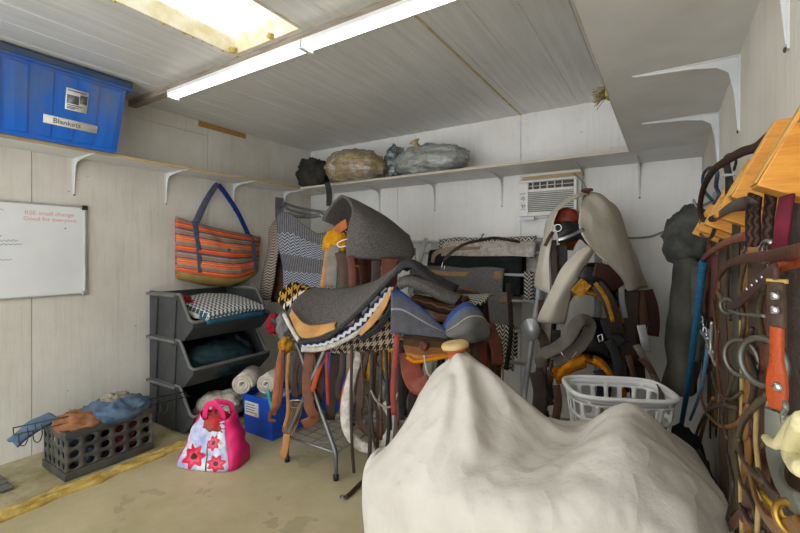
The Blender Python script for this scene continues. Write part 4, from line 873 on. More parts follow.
sts = [
 ([(284, 343, 2.42), (279, 365, 2.41), (276, 392, 2.40), (273, 415, 2.40)], .035, leather('rust_leather', '#9a5426', '#7c421e'), 'rust-coloured strap at the far left of the folding stand'),
 ([(283, 350, 2.40), (282, 380, 2.40), (279, 405, 2.39), (271, 412, 2.39), (270, 420, 2.39), (276, 421, 2.39)], .02, L_red, 'red-brown strap with curled end left of the woven cinch'),
 ([(310, 352, 2.5), (307, 380, 2.48), (309, 405, 2.46), (314, 418, 2.46), (303, 425, 2.46)], .06, leather('chestnut_leather', '#7b472b', '#5d3420'), 'chestnut stirrup leather curling behind the crossed legs'),
 ([(325, 353, 2.46), (318, 372, 2.46), (312, 392, 2.45)], .028, L_orange, 'orange-red strap crossing behind the stand legs'),
 ([(327, 350, 2.42), (327, 380, 2.42), (328, 405, 2.42)], .018, leather('scarlet_strap', '#a5351f', '#8c2b19'), 'narrow scarlet strap hanging straight beside the stand legs'),
 ([(336, 352, 2.5), (333, 385, 2.5), (330, 420, 2.5)], .06, L_dark, 'wide dark leather fender behind the narrow scarlet strap'),
 ([(352, 352, 2.34), (350, 372, 2.34), (344, 390, 2.34), (341, 415, 2.34)], .022, L_orange, 'orange-red strap left of the fleece collar'),
 ([(352, 345, 2.3), (351, 400, 2.27), (352, 445, 2.25), (354, 473, 2.24)], .017, L_dark, 'long dark rein reaching almost to the floor left of the fleece collar'),
 ([(372, 350, 2.28), (371, 400, 2.26), (370, 440, 2.24), (369, 480, 2.22)], .022, L_dark, 'long dark strap reaching to the floor through the fleece collar'),
 ([(381, 350, 2.24), (381, 395, 2.22), (381, 440, 2.2)], .016, L_brown, 'narrow brown rein crossing the right side of the fleece collar'),
 ([(376, 352, 2.3), (374, 390, 2.28), (378, 420, 2.27), (377, 455, 2.26)], .018, L_brown, 'brown strap with a bend in front of the fleece collar'),
 ([(395, 350, 2.2), (396, 385, 2.18), (397, 415, 2.16), (395, 440, 2.14)], .028, pm('grey_brown_leather', '#5b4a44', '#493b36', 9, .6), 'grey-brown wide strap hanging right of the fleece collar'),
 ([(405, 345, 2.16), (405, 380, 2.14), (404, 410, 2.12)], .022, L_dark, 'dark strap between the grey-brown and brick-red straps'),
 ([(385, 358, 2.26), (391, 372, 2.24), (396, 388, 2.23)], .012, pm('blue_webbing_light', '#3d77b8', None, 5, .6), 'short light blue strap slanting beside the gold fleece'),
]
sts += [
 ([(409, 352, 2.02), (412, 372, 2.0), (418, 384, 1.99), (428, 386, 1.98)], .10, leather('russet_leather', '#8a4029', '#6d3020'), 'broad russet leather flap just left of the white cover peak'),
 ([(424, 355, 1.96), (427, 372, 1.95), (433, 380, 1.95), (430, 390, 1.94)], .007, pm('pale_cord', '#b9ab98', None, 8, .8), 'thin pale cord dangling over the russet flap'),
 ([(402, 340, 2.05), (401, 380, 2.03), (402, 420, 2.02)], .03, L_black, 'black strap behind the brick-red strap'),
 ([(415, 386, 2.06), (413, 400, 2.05), (412, 425, 2.05)], .05, L_dark, 'dark stirrup leather under the russet flap'),
 ([(474, 335, 2.08), (476, 355, 2.06), (478, 378, 2.05)], .03, L_brown, 'brown strap hanging at the right edge of the middle saddle'),
 ([(480, 340, 2.14), (483, 362, 2.12), (482, 385, 2.1)], .05, leather('maroon_leather', '#6b2420', '#53201b'), 'maroon leather flap right of the white cover peak'),
 ([(488, 325, 2.16), (496, 345, 2.14), (498, 365, 2.13)], .06, L_red, 'red-brown flap below the grey olive blanket'),
]
sts += [
 ([(289, 352, 2.6), (287, 380, 2.58), (288, 410, 2.57), (284, 428, 2.57)], .02, L_tan, 'thin tan strap behind the woven cinch'),
 ([(304, 352, 2.64), (302, 372, 2.63), (301, 396, 2.62)], .035, L_dark, 'dark strap right of the woven cinch'),
 ([(319, 352, 2.55), (321, 378, 2.53), (318, 400, 2.52), (313, 412, 2.52)], .05, L_brown, 'brown stirrup strap between the crossed legs'),
 ([(343, 350, 2.42), (342, 372, 2.4), (338, 388, 2.4), (340, 400, 2.4)], .035, L_dark, 'dark curled strap between the scarlet strap and the fleece collar'),
 ([(361, 352, 2.3), (363, 385, 2.28), (362, 410, 2.27)], .012, L_brown, 'thin brown lace inside the top of the fleece collar'),
 ([(386, 350, 2.22), (387, 385, 2.2), (389, 420, 2.19), (387, 450, 2.18)], .02, L_black, 'black strap at the right edge of the fleece collar'),
 ([(390, 352, 2.24), (390, 390, 2.22), (391, 430, 2.2)], .012, L_red, 'narrow red-brown rein beside the grey-brown strap'),
 ([(366, 395, 2.27), (371, 415, 2.25), (374, 440, 2.24), (380, 460, 2.23)], .016, L_dark, 'dark slanting strap low through the fleece collar'),
 ([(399, 352, 2.1), (400, 390, 2.08), (398, 425, 2.06)], .012, L_brown, 'narrow brown strap between the brick-red and black straps'),
]
for pts, w, m, l in sts: strap_thing('leather_strap', l, 'strap', pts, w, m, group='straps hanging from the middle saddles')
t = thing('fleece_collar', 'U-shaped white fleece-lined collar hanging under the stand pads', 'collar', P(367, 445, 2.3))
pts = PL([(359, 352, 2.36), (352, 378, 2.34), (346, 405, 2.32), (348, 430, 2.30), (362, 446, 2.29), (380, 445, 2.29), (391, 432, 2.29), (392, 415, 2.30), (384, 402, 2.32)])
MB().strap(pts, .055, .03, (.4, -1, 0), 50).build('fleece', M_wfl, t)
MB().strap([p + Vector((.02, .01, .012)) for p in PL([(364, 352, 2.36), (357, 380, 2.34), (355, 405, 2.32), (356, 425, 2.31), (366, 436, 2.3), (377, 435, 2.3), (384, 424, 2.3), (384, 412, 2.31)])], .035, .008, (.4, -1, 0), 44).build('leather_face', L_brown, t)
o = tag(sheet('fleece_flap', [[(365, 352, 2.38), (371, 351, 2.36), (377, 350, 2.36)], [(364, 366, 2.38), (370, 366, 2.35), (376, 364, 2.35)], [(366, 378, 2.38), (370, 380, 2.36), (374, 376, 2.36)]], M_gfl, None, .02, 10, 14, .01, 12), 'gold fleece flap at the top of the white collar', 'fleece')
o = tag(sheet('fleece_flap', [[(381, 350, 2.34), (390, 349, 2.32), (397, 347, 2.3)], [(382, 362, 2.34), (390, 362, 2.31), (397, 362, 2.3)], [(385, 372, 2.34), (391, 374, 2.32), (396, 372, 2.3)]], M_gfl, None, .02, 10, 14, .01, 12, 4), 'gold fleece flap under the tan houndstooth blanket', 'fleece')
o = tag(MB().tube(PL([(371, 390, 2.2), (376, 400, 2.19), (385, 407, 2.18), (393, 405, 2.17), (398, 393, 2.16)]), .006, 6, 30).build('rope', pm('pale_rope', '#a08d84', '#82716a', 60, .9)), 'thin pale rope looping between the straps beside the collar', 'rope')
t = thing('buckled_strap', 'short brown strap with buckle lying slanted on the concrete floor', 'strap', P(358, 492, 2.25))
a = [P(x, y, 1.3 * 420 / (y - 253)) + UP * .012 for x, y in ((371, 472), (366, 480), (358, 488), (350, 496), (345, 500))]
MB().strap(a, .026, .006, (0, 0, 1)).build('band', L_brown, t)
MB().tube([a[-1] + Vector((.02 * math.cos(q) - .01, .015 * math.sin(q), 0)) for q in [2 * PI * k / 10 for k in range(10)]], .004, 6, closed=True).build('buckle', M_steel, t)

o = tag(MB().strap(PL([(327, 182, 3.88), (329, 192, 3.86), (329, 206, 3.86)]), .055, .006, (.3, -1, 0)).build('black_strap', M_char), 'short black strap hanging off the back shelf edge near the corner', 'strap')
t = thing('hoof_boot', 'small red and black horse boot hanging left of the stand pads', 'horse boot', P(275, 324, 2.75))
blob(P(274, 324, 2.76), (.05, .05, .065), wr=.3, ws=8, seed=5).build('shell', pm('red_nylon', '#a81f30', '#7d1623', 9, .7), t)
MB().strap(PL([(270, 318, 2.70), (276, 324, 2.69), (281, 332, 2.70)]), .03, .006, (.3, -1, 0)).build('strap', L_black, t)
o = tag(blob(P(284, 326, 2.7), (.05, .05, .09), wr=.25, seed=8).build('grey_boot', M_feltl), 'pale grey horse boot beside the red and black one', 'horse boot')
# ================================================================ right: air conditioner, tall rack, covered saddle, basket, tack wall
# ---- window air conditioner
M_acw, M_grl = pm('ac_plastic', '#e6e5e0', '#dad8d2', 4, .45, bmp=.03), pm('grille_dark', '#6d675c', '#4e4a43', 12, .7)
ax0, ax1, az0, az1, ay = -1.03, -.55, 1.595, 1.895, 3.40
t = thing('air_conditioner', 'white window air conditioner set in the back wall below the shelf', 'air conditioner', ((ax0 + ax1) / 2, ay + .05, az0))
MB().box((ax0 + .03, ay + .03, az0 + .02), (ax1, YB + .05, az1)).build('housing', pm('ac_case', '#c9c4b6', '#b8b2a3', 5, .5, bmp=.05), t, bev=.004)
fx1 = ax1 - .03
f = MB()
for lo, hi in (((ax0, ay, az0), (ax0 + .085, ay + .04, az1 - .03)), ((ax0 + .085, ay, az0), (fx1, ay + .04, az0 + .035)), ((fx1 - .022, ay, az0 + .035), (fx1, ay + .04, az1 - .03)), ((ax0 + .085, ay, az1 - .108), (fx1 - .022, ay + .04, az1 - .085)), ((ax0, ay, az1 - .03), (fx1, ay + .04, az1 - .012))): f.box(lo, hi)
f.build('front_panel', M_acw, t, bev=.005)
f = MB().box((ax0 + .02, ay + .026, az0 + .03), (fx1 - .01, ay + .03, az1 - .03)); f.build('grille_back', M_grl, t)
f = MB(); rot = Matrix.Rotation(.5, 3, 'X')
for k in range(10):
    z = az0 + .045 + k * .0152; f.box((ax0 + .085, ay + .004, z), (fx1 - .02, ay + .022, z + .004), rot)
f.build('louvers', M_acw, t)
f = MB()
for k in range(6):
    x = ax0 + .06 + k * .056; f.box((x, ay + .006, az1 - .085), (x + .006, ay + .024, az1 - .03))
f.box((ax0 + .085, ay + .012, az1 - .06), (fx1 - .02, ay + .022, az1 - .056)); f.build('vent_vanes', M_acw, t)
for z, a in ((az0 + .145, .7), (az0 + .085, -.4)):
    k = MB().lathe([(.019, 0), (.018, .012), (.014, .016), (.001, .016)], (ax0 + .042, ay, z), (0, -1, 0), 18).build('knob', M_acw, t)
    MB().box((ax0 + .042 - .003, ay - .019, z - .014), (ax0 + .042 + .003, ay - .015, z + .014), Matrix.Rotation(a, 3, 'Y')).build('pointer', M_grl, k)
for (zz, w) in ((az0 + .185, .05), (az0 + .178, .04), (az0 + .112, .03), (az0 + .055, .045)): MB().box((ax0 + .02, ay - .0008, zz), (ax0 + .02 + w, ay + .002, zz + .0022)).build('print', M_ink, t)
MB().box((ax0 + .02, ay + .005, az0 - .028), (ax0 + .13, ay + .03, az0 - .002)).build('bracket', M_steel, t)
MB().box((ax0 + .02, ay + .03, az0 - .012), (ax1 - .03, ay + .07, az0 - .001)).build('sill', M_acw, t)
MB().box((ax0 + .02, ay + .06, az1 + .001), (ax1 + .01, YB, az1 + .03)).build('top_trim', M_ply, t)
o = MB().tube(PL([(574, 174, 3.2), (580, 179, 3.1), (585, 186, 3.05), (590, 205, 3.1)]), .006, 6, 20).build('power_cord', pm('grey_cord', '#8f8c84', None, 6, .6, bmp=0)); tag(o, 'grey power cord drooping from the air conditioner', 'cord')
o = MB().tube([Vector((x, YB - .008, z)) for x, z in ((-.36, 1.43), (-.28, 1.415), (-.2, 1.41), (-.1, 1.418), (-.02, 1.45), (.06, 1.47), (.14, 1.50))], .007, 8, 40).build('cable', bpy.data.materials['grey_cord']); tag(o, 'grey cable running along the back wall behind the coat', 'cable')
# ---- tall three-tier saddle rack
t = thing('saddle_rack', 'tall white tubular three-tier rack carrying the canvas-covered saddle', 'saddle rack', (-.42, 3.1, 0))
RXc = -.42
for y in (3.30,):
    MB().tube([Vector((RXc, y, .012)), Vector((RXc, y, 1.55))], .026, 12, 4).build('post', M_tubew, t)
for s in (-1, 1): MB().tube([Vector((RXc, 3.30, .03)), Vector((RXc + s * .30, 3.0, .02))], .022, 10, 4).build('foot', M_tubew, t)
for z in (1.42, 1.04, .66):
    for s in (-1, 1): MB().tube([Vector((RXc, 3.30, z)), Vector((RXc + s * .02, 3.2, z + .02)), Vector((RXc + s * .05, 2.72, z + .03)), Vector((RXc + s * (.22 if z < 1.2 else .07), 2.71, z - (.09 if z < 1.2 else .03)))], .012, 8, 24).build('arm', M_tubew, t)
def placed(label, z, L, D, FL, sc, y=2.98, yaw=-88, x=RXc, **k):
    t = thing('saddle', label, 'saddle', (x, y, z), math.radians(yaw)); saddle(t, L, D, FL, sc=sc, **k); return t
placed('black and red saddle under the canvas cover at the top of the tall rack', 1.49, leather('red_orange_leather', '#a1452c', '#7f3522'), L_black, M_ofl, .66, horn=False, fender=False, stirrups=False)
placed('black saddle with gold fleece on the middle tier of the tall rack', 1.115, L_black, L_dark, M_gfl, .84, y=2.95, horn=False)
placed('black saddle with orange fleece on the lowest tier of the tall rack', .735, L_black, L_black, M_ofl, .9, y=2.9)
# canvas cover with the wooden knob showing
def cover_mat(name, c1, c2, k=1):
    m, nt, b = new_mat(name, .95); b.inputs['Specular IOR Level'].default_value = .12; v = coords(nt); g = coords(nt, 'Object', (1, 1, .45))
    nt.links.new(ramp(nt, nz(nt, v, 3), [(.35, c1), (.65, c2)]), b.inputs['Base Color'])
    h = E(nt, nz(nt, g, 9, 5, .55)) * 1.0; h2 = (E(nt, nz(nt, g, 5, 2)) - .5).op('ABSOLUTE') * -1.6; w = E(nt, nz(nt, v, 300, 2)) * .02
    bump(nt, b, (h * .6 + h2 + w).k, .55 * k, .03); return m
M_canvas = cover_mat('canvas', '#b8b0a0', '#cbc4b5', .8)
t = thing('canvas_cover', 'beige canvas cover draped over the top saddle of the tall rack', 'saddle cover', P(600, 195, 2.55))
sheet('right_drape', [[(583, 198, 2.56), (579, 213, 2.47), (581, 232, 2.38), (594, 250, 2.36), (612, 268, 2.36), (628, 291, 2.38)],
      [(590, 193, 2.58), (593, 212, 2.48), (600, 232, 2.42), (612, 250, 2.40), (624, 268, 2.40), (636, 290, 2.42)],
      [(600, 196, 2.62), (609, 206, 2.56), (617, 226, 2.52), (626, 248, 2.50), (634, 268, 2.50), (641, 288, 2.50)],
      [(606, 200, 2.8), (617, 209, 2.78), (626, 230, 2.76), (634, 252, 2.74), (641, 272, 2.72), (646, 288, 2.70)]], M_canvas, t, .007, 34, 26, .016, 7, 3)
sheet('hood', [[(588, 194, 2.56), (578, 197, 2.48), (566, 204, 2.44), (557, 211, 2.44)], [(588, 192, 2.62), (577, 194, 2.58), (565, 200, 2.56), (554, 210, 2.56)], [(586, 194, 2.76), (575, 197, 2.74), (562, 204, 2.72), (551, 214, 2.72)]], M_canvas, t, .007, 20, 14, .008, 9, 1)
sheet('left_drape', [[(557, 211, 2.44), (553, 222, 2.45), (551, 245, 2.46), (549, 270, 2.46), (551, 295, 2.46)], [(554, 210, 2.56), (549, 224, 2.52), (545, 248, 2.5), (542, 270, 2.5), (543, 291, 2.5)], [(551, 214, 2.72), (546, 226, 2.66), (541, 248, 2.62), (537, 270, 2.6), (534, 287, 2.6)]], M_canvas, t, .007, 26, 14, .016, 9, 6)
sheet('front_flap', [[(588, 245, 2.36), (575, 253, 2.36), (561, 270, 2.38), (547, 298, 2.40), (537, 322, 2.42)], [(591, 248, 2.33), (581, 260, 2.32), (570, 276, 2.33), (558, 300, 2.35), (549, 323, 2.37)], [(594, 252, 2.36), (588, 262, 2.36), (579, 278, 2.37), (570, 300, 2.40), (564, 324, 2.42)]], M_canvas, t, .007, 30, 14, .012, 8, 9)
t = thing('saddle_horn_cap', 'reddish brown turned horn knob sticking out of the canvas top', 'saddle horn', P(587, 195, 2.58))
MB().lathe([(.016, 0), (.015, .022), (.022, .032), (.034, .036), (.036, .044), (.03, .05), (.001, .053)], P(587, 197, 2.58), (0, 0, 1), 18).build('knob', leather('redwood_leather', '#6a3327', '#54281f'), t)
# things visible in the opening and hanging off the rack
t = thing('saddle_swell', 'glossy red-orange leather swell inside the canvas hood opening', 'saddle', P(566, 222, 2.55))
blob(P(566, 219, 2.56), (.075, .06, .07), wr=.1, seed=2).build('leather', bpy.data.materials['red_orange_leather'], t)
t = thing('black_breastplate', 'black leather breastplate with silver ring and strip below the hood', 'breastplate', P(568, 240, 2.45))
sheet('leather', [[(556, 228, 2.44), (565, 222, 2.42), (578, 224, 2.42), (584, 232, 2.42)], [(558, 236, 2.42), (567, 231, 2.40), (578, 232, 2.40), (586, 240, 2.40)], [(558, 243, 2.43), (568, 242, 2.42), (580, 239, 2.42), (588, 245, 2.42)]], L_black, t, .012, 18, 12)
MB().strap(PL([(558, 240, 2.40), (570, 236, 2.38), (584, 229, 2.38)]), .018, .005, (.2, -1, .2)).build('silver_strip', M_chrome, t)
MB().tube([P(558, 228, 2.40) + Vector((.02 * math.cos(a), -.004, .02 * math.sin(a))) for a in [2 * PI * k / 16 for k in range(16)]], .004, 6, closed=True).build('ring', M_chrome, t)
M_gst = pm('grey_leather', '#6f695f', '#585249', 9, .7, bmp=.2)
M_boot = pm('silver_boot', '#b9babb', '#8a8b8d', 9, .35, .5, bmp=.3)
rs = [
 ([(553, 232, 2.42), (549, 238, 2.42), (545, 246, 2.43)], .02, L_brown, 'short brown strap end left of the black breastplate'),
 ([(553, 240, 2.48), (554, 265, 2.48), (556, 290, 2.48)], .04, pm('dull_brown_leather', '#4d3c36', '#3f322d', 9, .6), 'dull brown strap inside the left canvas drape'),
 ([(562, 245, 2.5), (562, 262, 2.5), (560, 275, 2.5)], .06, pm('dark_grey_cloth', '#4b4744', '#3a3735', 9, .9), 'dark grey cloth strap between the canvas drape and flap'),
 ([(572, 262, 2.42), (580, 271, 2.36), (592, 273, 2.34), (606, 271, 2.36), (616, 275, 2.4)], .075, L_black, 'black cantle band across the middle saddle of the tall rack'),
 ([(594, 269, 2.33), (604, 272, 2.33), (613, 280, 2.34), (618, 288, 2.36)], .08, pm('oxblood_leather', '#40211f', '#331b19', 8, .5), 'oxblood leather panel under the right canvas drape'),
 ([(596, 284, 2.33), (603, 292, 2.31), (610, 305, 2.30), (615, 322, 2.31), (617, 334, 2.32)], .07, L_dark, 'dark curved fender right of the pale wall gap'),
 ([(595, 283, 2.32), (602, 292, 2.30), (608, 304, 2.29), (613, 322, 2.30)], .022, M_gfl, 'gold fleece edge along the dark curved fender'),
 ([(576, 284, 2.34), (581, 288, 2.33), (586, 292, 2.32)], .09, M_gfl, 'gold fleece patch under the black cantle band'),
 ([(621, 283, 2.38), (622, 300, 2.36), (625, 318, 2.36)], .03, pm('pale_grey_strap', '#8d8c8a', '#77767a', 9, .6), 'pale grey strap hanging below the right canvas drape'),
 ([(631, 290, 2.4), (630, 310, 2.38), (628, 335, 2.38), (630, 365, 2.36)], .09, L_dark, 'wide dark fender hanging below the right canvas drape'),
 ([(640, 290, 2.4), (642, 308, 2.38), (645, 325, 2.38)], .05, L_brown, 'brown stirrup leather beside the wide dark fender'),
 ([(647, 290, 2.44), (652, 305, 2.42), (654, 322, 2.42), (653, 336, 2.42)], .06, leather('wine_leather', '#3f211d', '#341b18'), 'dark wine-coloured fender tip at the far right of the tall rack'),
 ([(641, 325, 2.34), (644, 338, 2.32), (647, 352, 2.32)], .045, M_boot, 'silver-trimmed stirrup side below the brown stirrup leather'),
 ([(628, 355, 2.28), (632, 370, 2.26), (634, 385, 2.25)], .03, L_brown, 'brown rein between the basket and the dark fender'),
 ([(636, 345, 2.3), (645, 360, 2.24), (652, 372, 2.18), (659, 385, 2.05), (662, 398, 1.92), (662, 409, 1.86)], .035, M_gst, 'grey-brown strap draped down over the basket rim'),
 ([(640, 358, 2.26), (648, 366, 2.2), (655, 378, 2.14)], .03, L_brown, 'brown buckled strap beside the grey-brown one'),
 ([(615, 350, 2.3), (622, 362, 2.28), (625, 380, 2.26)], .028, L_dark, 'dark narrow strap left of the basket rein'),
 ([(608, 340, 2.3), (616, 356, 2.28), (619, 378, 2.26)], .05, L_black, 'black fender at the right of the lowest saddle'),
 ([(538, 330, 2.3), (545, 345, 2.28), (541, 365, 2.28), (538, 390, 2.28)], .05, L_brown, 'brown leather wrapped along the left of the lowest saddle'),
 ([(556, 330, 2.3), (556, 345, 2.3), (558, 358, 2.3)], .05, L_black, 'black strap bundle under the canvas flap'),
 ([(548, 352, 2.26), (545, 370, 2.24), (549, 390, 2.24), (552, 405, 2.24)], .022, L_brown, 'thin brown rein looping left of the orange fleece'),
 ([(552, 360, 2.22), (549, 378, 2.2), (553, 396, 2.2), (558, 400, 2.2)], .018, L_dark, 'dark rein loop just left of the orange fleece'),
]
rs += [
 ([(536, 372, 2.2), (540, 392, 2.18), (538, 415, 2.16)], .07, L_dark, 'dark leather fender low at the left of the tall rack'),
 ([(556, 385, 2.2), (558, 400, 2.18), (556, 420, 2.16)], .04, L_brown, 'brown strap hanging left of the laundry basket corner'),
 ([(600, 370, 2.25), (604, 385, 2.22), (603, 400, 2.2)], .07, L_black, 'black fender hanging behind the middle of the laundry basket'),
 ([(646, 300, 2.45), (642, 330, 2.42), (640, 360, 2.4), (641, 385, 2.4)], .05, L_dark, 'dark rein behind the silver-trimmed stirrup'),
 ([(606, 318, 2.36), (612, 335, 2.34), (622, 345, 2.32)], .07, L_black, 'black leather flap right of the lowest saddle seat'),
 ([(541, 300, 2.5), (540, 318, 2.5), (537, 335, 2.48)], .03, L_brown, 'brown strap beside the left canvas hem'),
]
for pts, w, m, l in rs: strap_thing('leather_strap', l, 'strap', pts, w, m, (.35, -1, .1), .007, 'straps hanging on the tall rack')
t = thing('stirrup', 'grey looped stirrup leather with metal ring in front of the lowest saddle', 'stirrup', P(575, 335, 2.3))
MB().strap(PL([(543, 368, 2.26), (541, 356, 2.24), (556, 348, 2.22), (568, 338, 2.2), (578, 322, 2.2), (586, 320, 2.22), (590, 328, 2.24), (580, 346, 2.25), (562, 358, 2.24), (552, 362, 2.22)]), .062, .008, (.3, -1, .4), 50).build('loop', M_gst, t)
MB().tube(PL([(561, 352, 2.2), (565, 357, 2.19), (572, 358, 2.19), (577, 351, 2.2)]), .005, 6, 14).build('ring', M_chrome, t)
MB().tube(PL([(598, 336, 2.24), (602, 334, 2.23), (603, 340, 2.23), (599, 342, 2.23)]), .005, 6, closed=True).build('buckle', M_chrome, t)
o = tag(sheet('fleece_flap', [[(553, 376, 2.3), (560, 364, 2.28), (572, 357, 2.27), (584, 356, 2.28)], [(556, 379, 2.24), (563, 369, 2.22), (573, 363, 2.21), (585, 360, 2.22)], [(558, 385, 2.26), (566, 376, 2.25), (575, 370, 2.25), (585, 366, 2.26)]], M_ofl, None, .02, 16, 12, .008, 12), 'orange fleece lining left half of the lowest saddle', 'fleece')
o = tag(sheet('fleece_flap', [[(593, 357, 2.28), (600, 360, 2.27), (608, 368, 2.27), (613, 378, 2.28)], [(594, 360, 2.22), (602, 366, 2.21), (609, 374, 2.21), (613, 384, 2.22)]], M_ofl, None, .02, 14, 8, .006, 12), 'orange fleece lining right half of the lowest saddle', 'fleece')
o = tag(sheet('silver_boot', [[(521, 326, 2.3), (526, 320, 2.26), (534, 318, 2.24)], [(525, 333, 2.28), (531, 330, 2.22), (538, 326, 2.22)], [(529, 340, 2.28), (534, 338, 2.24), (538, 332, 2.24)]], M_boot, None, .03, 14, 10, .01, 14), 'shiny silver padded boot hanging on the left of the tall rack', 'horse boot')
# ---- covered saddle in the foreground
M_cover = cover_mat('white_cotton', '#bfb9af', '#cdc7bd')
t = thing('saddle_cover', 'off-white cotton cover draped over the foreground saddle', 'saddle cover', (-.35, 1.3, .12))
# columns from the horn end to the tail end; each: far hem, far break, far side, ridge, near side, near break, near hem
def col(x, zr, zb, yr, yn, yf, zn=None, hem=.14, spread=.0):
    m1 = zn if zn is not None else zr * .55 + zb * .45
    return [Vector((x + spread, yf + .02, hem)), Vector((x + spread, yf + .015, zb * .6 + hem * .4)), Vector((x, yf, zb)), Vector((x, (yr + yf) / 2 + .02, m1)), Vector((x, yr + .03, zr - .006)), Vector((x, yr - .03, zr - .006)), Vector((x, yr * .55 + yn * .45, zr * .35 + m1 * .65 + .015)), Vector((x, yn + .05, m1 * .35 + zb * .65 + .03)), Vector((x, yn, zb)), Vector((x + spread * .5, yn - .01, zb - .05)), Vector((x + spread, yn - .012, zb * .6 + hem * .4)), Vector((x + spread, yn - .015, hem))]
cols = [
 col(-.865, .545, .535, 1.32, 1.17, 1.50, .54, spread=.02),
 col(-.845, .60, .555, 1.33, 1.12, 1.54, .575),
 col(-.76, .765, .585, 1.35, 1.07, 1.58, .665),
 col(-.685, .89, .60, 1.36, 1.04, 1.60, .72),
 col(-.63, .94, .615, 1.365, 1.02, 1.62, .745),
 col(-.575, .925, .63, 1.365, 1.00, 1.62, .765),
 col(-.50, .885, .645, 1.36, .985, 1.62, .745),
 col(-.41, .825, .665, 1.355, .97, 1.62, .725),
 col(-.31, .765, .685, 1.35, .965, 1.60, .715),
 col(-.23, .75, .705, 1.34, .965, 1.59, .735),
 col(-.17, .815, .72, 1.335, .97, 1.58, .78),
 col(-.10, .872, .735, 1.33, .98, 1.56, .815),
 col(-.04, .85, .735, 1.32, 1.0, 1.54, .80),
 col(.03, .785, .73, 1.31, 1.03, 1.50, .765),
 col(.080, .745, .69, 1.29, 1.07, 1.46, .725),
 col(.112, .70, .62, 1.27, 1.12, 1.42, .665, spread=-.0),
 col(.125, .60, .50, 1.27, 1.14, 1.40, .56, spread=-.0),
]
cols = [[cols[0][k] * .0 + Vector((-.855 + .012 * (k % 2), cols[0][k].y * .75 + 1.33 * .25, hh)) for k, hh in enumerate([.14] * 12)]] + cols + [[Vector((.118, cols[-1][k].y * .85 + 1.26 * .15, .16)) for k in range(12)]]
G = surf(cols, 110, 150)
rnd = []
for i, r in enumerate(G):
    rr = []
    for j, p in enumerate(r):
        a = r[min(j + 1, len(r) - 1)] - r[max(j - 1, 0)]; b = G[min(i + 1, len(G) - 1)][j] - G[max(i - 1, 0)][j]; n = a.cross(b); n = n.normalized() if n.length > 1e-9 else UP
        q = p - Vector((-.63, 1.36, .95)); ang = math.atan2(q.z * 1.2, q.y) ; az = math.atan2(q.y, q.x); dist = q.length
        w = .012 * noise.noise(p * 4.5 + Vector((3, 1, 2))) + .006 * (.5 - abs(noise.noise(p * 7 + Vector((9, 1, 2)))) * 2) + .0025 * (.5 - abs(noise.noise(p * 17)) * 2)
        w += .014 * max(0, 1 - abs(dist - .25) / .3) * noise.noise(Vector((az * 2.6, dist * 1.2, 4)))    # folds running out from the horn
        low = max(0, min(1, (.66 - p.z) / .25)); w += .03 * low * noise.noise(Vector((p.x * 9, p.y * 9, p.z * .8)))
        rr.append(p + n * w)
    rnd.append(rr)
def fold(pts, h, wd):
    """raise a soft ridge in the cloth along a polyline"""
    pts = cr(pts, 24)
    for i, r in enumerate(rnd):
        for j, p in enumerate(r):
            d = min((p - q).length for q in pts)
            if d < wd * 2.2: rnd[i][j] = p + Vector((0, -.3, 1)).normalized() * h * math.exp(-(d / wd) ** 2)
fold([(-.60, 1.33, .94), (-.53, 1.25, .87), (-.49, 1.18, .81), (-.47, 1.12, .77)], .035, .035)
fold([(-.66, 1.33, .93), (-.66, 1.24, .86), (-.63, 1.15, .79)], -.02, .03)
fold([(-.56, 1.34, .93), (-.46, 1.33, .86), (-.40, 1.29, .82)], .02, .025)
fold([(-.30, 1.3, .76), (-.36, 1.2, .74), (-.42, 1.1, .72)], -.02, .05)
fold([(-.84, 1.16, .56), (-.76, 1.09, .59), (-.62, 1.03, .62), (-.50, .99, .65), (-.30, .97, .69), (-.12, .99, .735), (.0, 1.02, .72)], .008, .017)
fold([(-.78, 1.12, .60), (-.70, 1.16, .70), (-.65, 1.25, .83)], .014, .018)
fold([(-.56, 1.06, .68), (-.57, 1.14, .76), (-.60, 1.26, .87)], .02, .02)
fold([(-.14, 1.02, .74), (-.12, 1.0, .62), (-.12, 1.0, .45)], .02, .03)
fold([(-.66, 1.03, .60), (-.68, 1.03, .45), (-.69, 1.04, .3)], .02, .02)
fold([(-.44, 1.0, .66), (-.41, .99, .5), (-.40, .99, .3)], .016, .025)
fold([(-.2, 1.2, .76), (-.26, 1.1, .73), (-.34, 1.0, .68)], .014, .02)
o = MB().grid(rnd).build('cloth', M_cover, t, thick=.004)
# seam lines
t2 = thing('saddle', 'western saddle with orange and cream horn poking out of the white cover', 'saddle', (-.385, 1.35, .67), math.radians(180))
saddle(t2, L_brown, L_dark, M_fleece, horn=False, stirrups=False, fender=False, sc=.68)
h = MB().lathe([(.034, 0), (.028, .02), (.026, .05), (.034, .062), (.046, .068), (.047, .074)], (.232, 0, .23), (.12, .12, 1), 20).build('horn', leather('orange_horn_leather', '#b4572a', '#94421f'), t2, True)
MB().lathe([(.047, 0), (.049, .006), (.045, .014), (.03, .018), (.001, .019)], Vector((.232, 0, .23)) + Vector((.12, .12, 1)).normalized() * .073, (.12, .12, 1), 20).build('horn_cap', pm('cream_rawhide', '#d6bd8a', '#bb9c63', 12, .6), t2, True)
t = thing('saddle_stand', 'wooden stand hidden under the covered foreground saddle', 'saddle stand', (-.38, 1.34, 0))
for x in (-.62, -.14):
    for s in (-1, 1): MB().tube([Vector((x, 1.34 + s * .18, .002)), Vector((x, 1.34 + s * .05, .56))], .022, 8, 3).build('leg', M_wood, t)
MB().box((-.7, 1.28, .55), (-.06, 1.40, .59)).build('top_rail', M_wood, t, bev=.01)
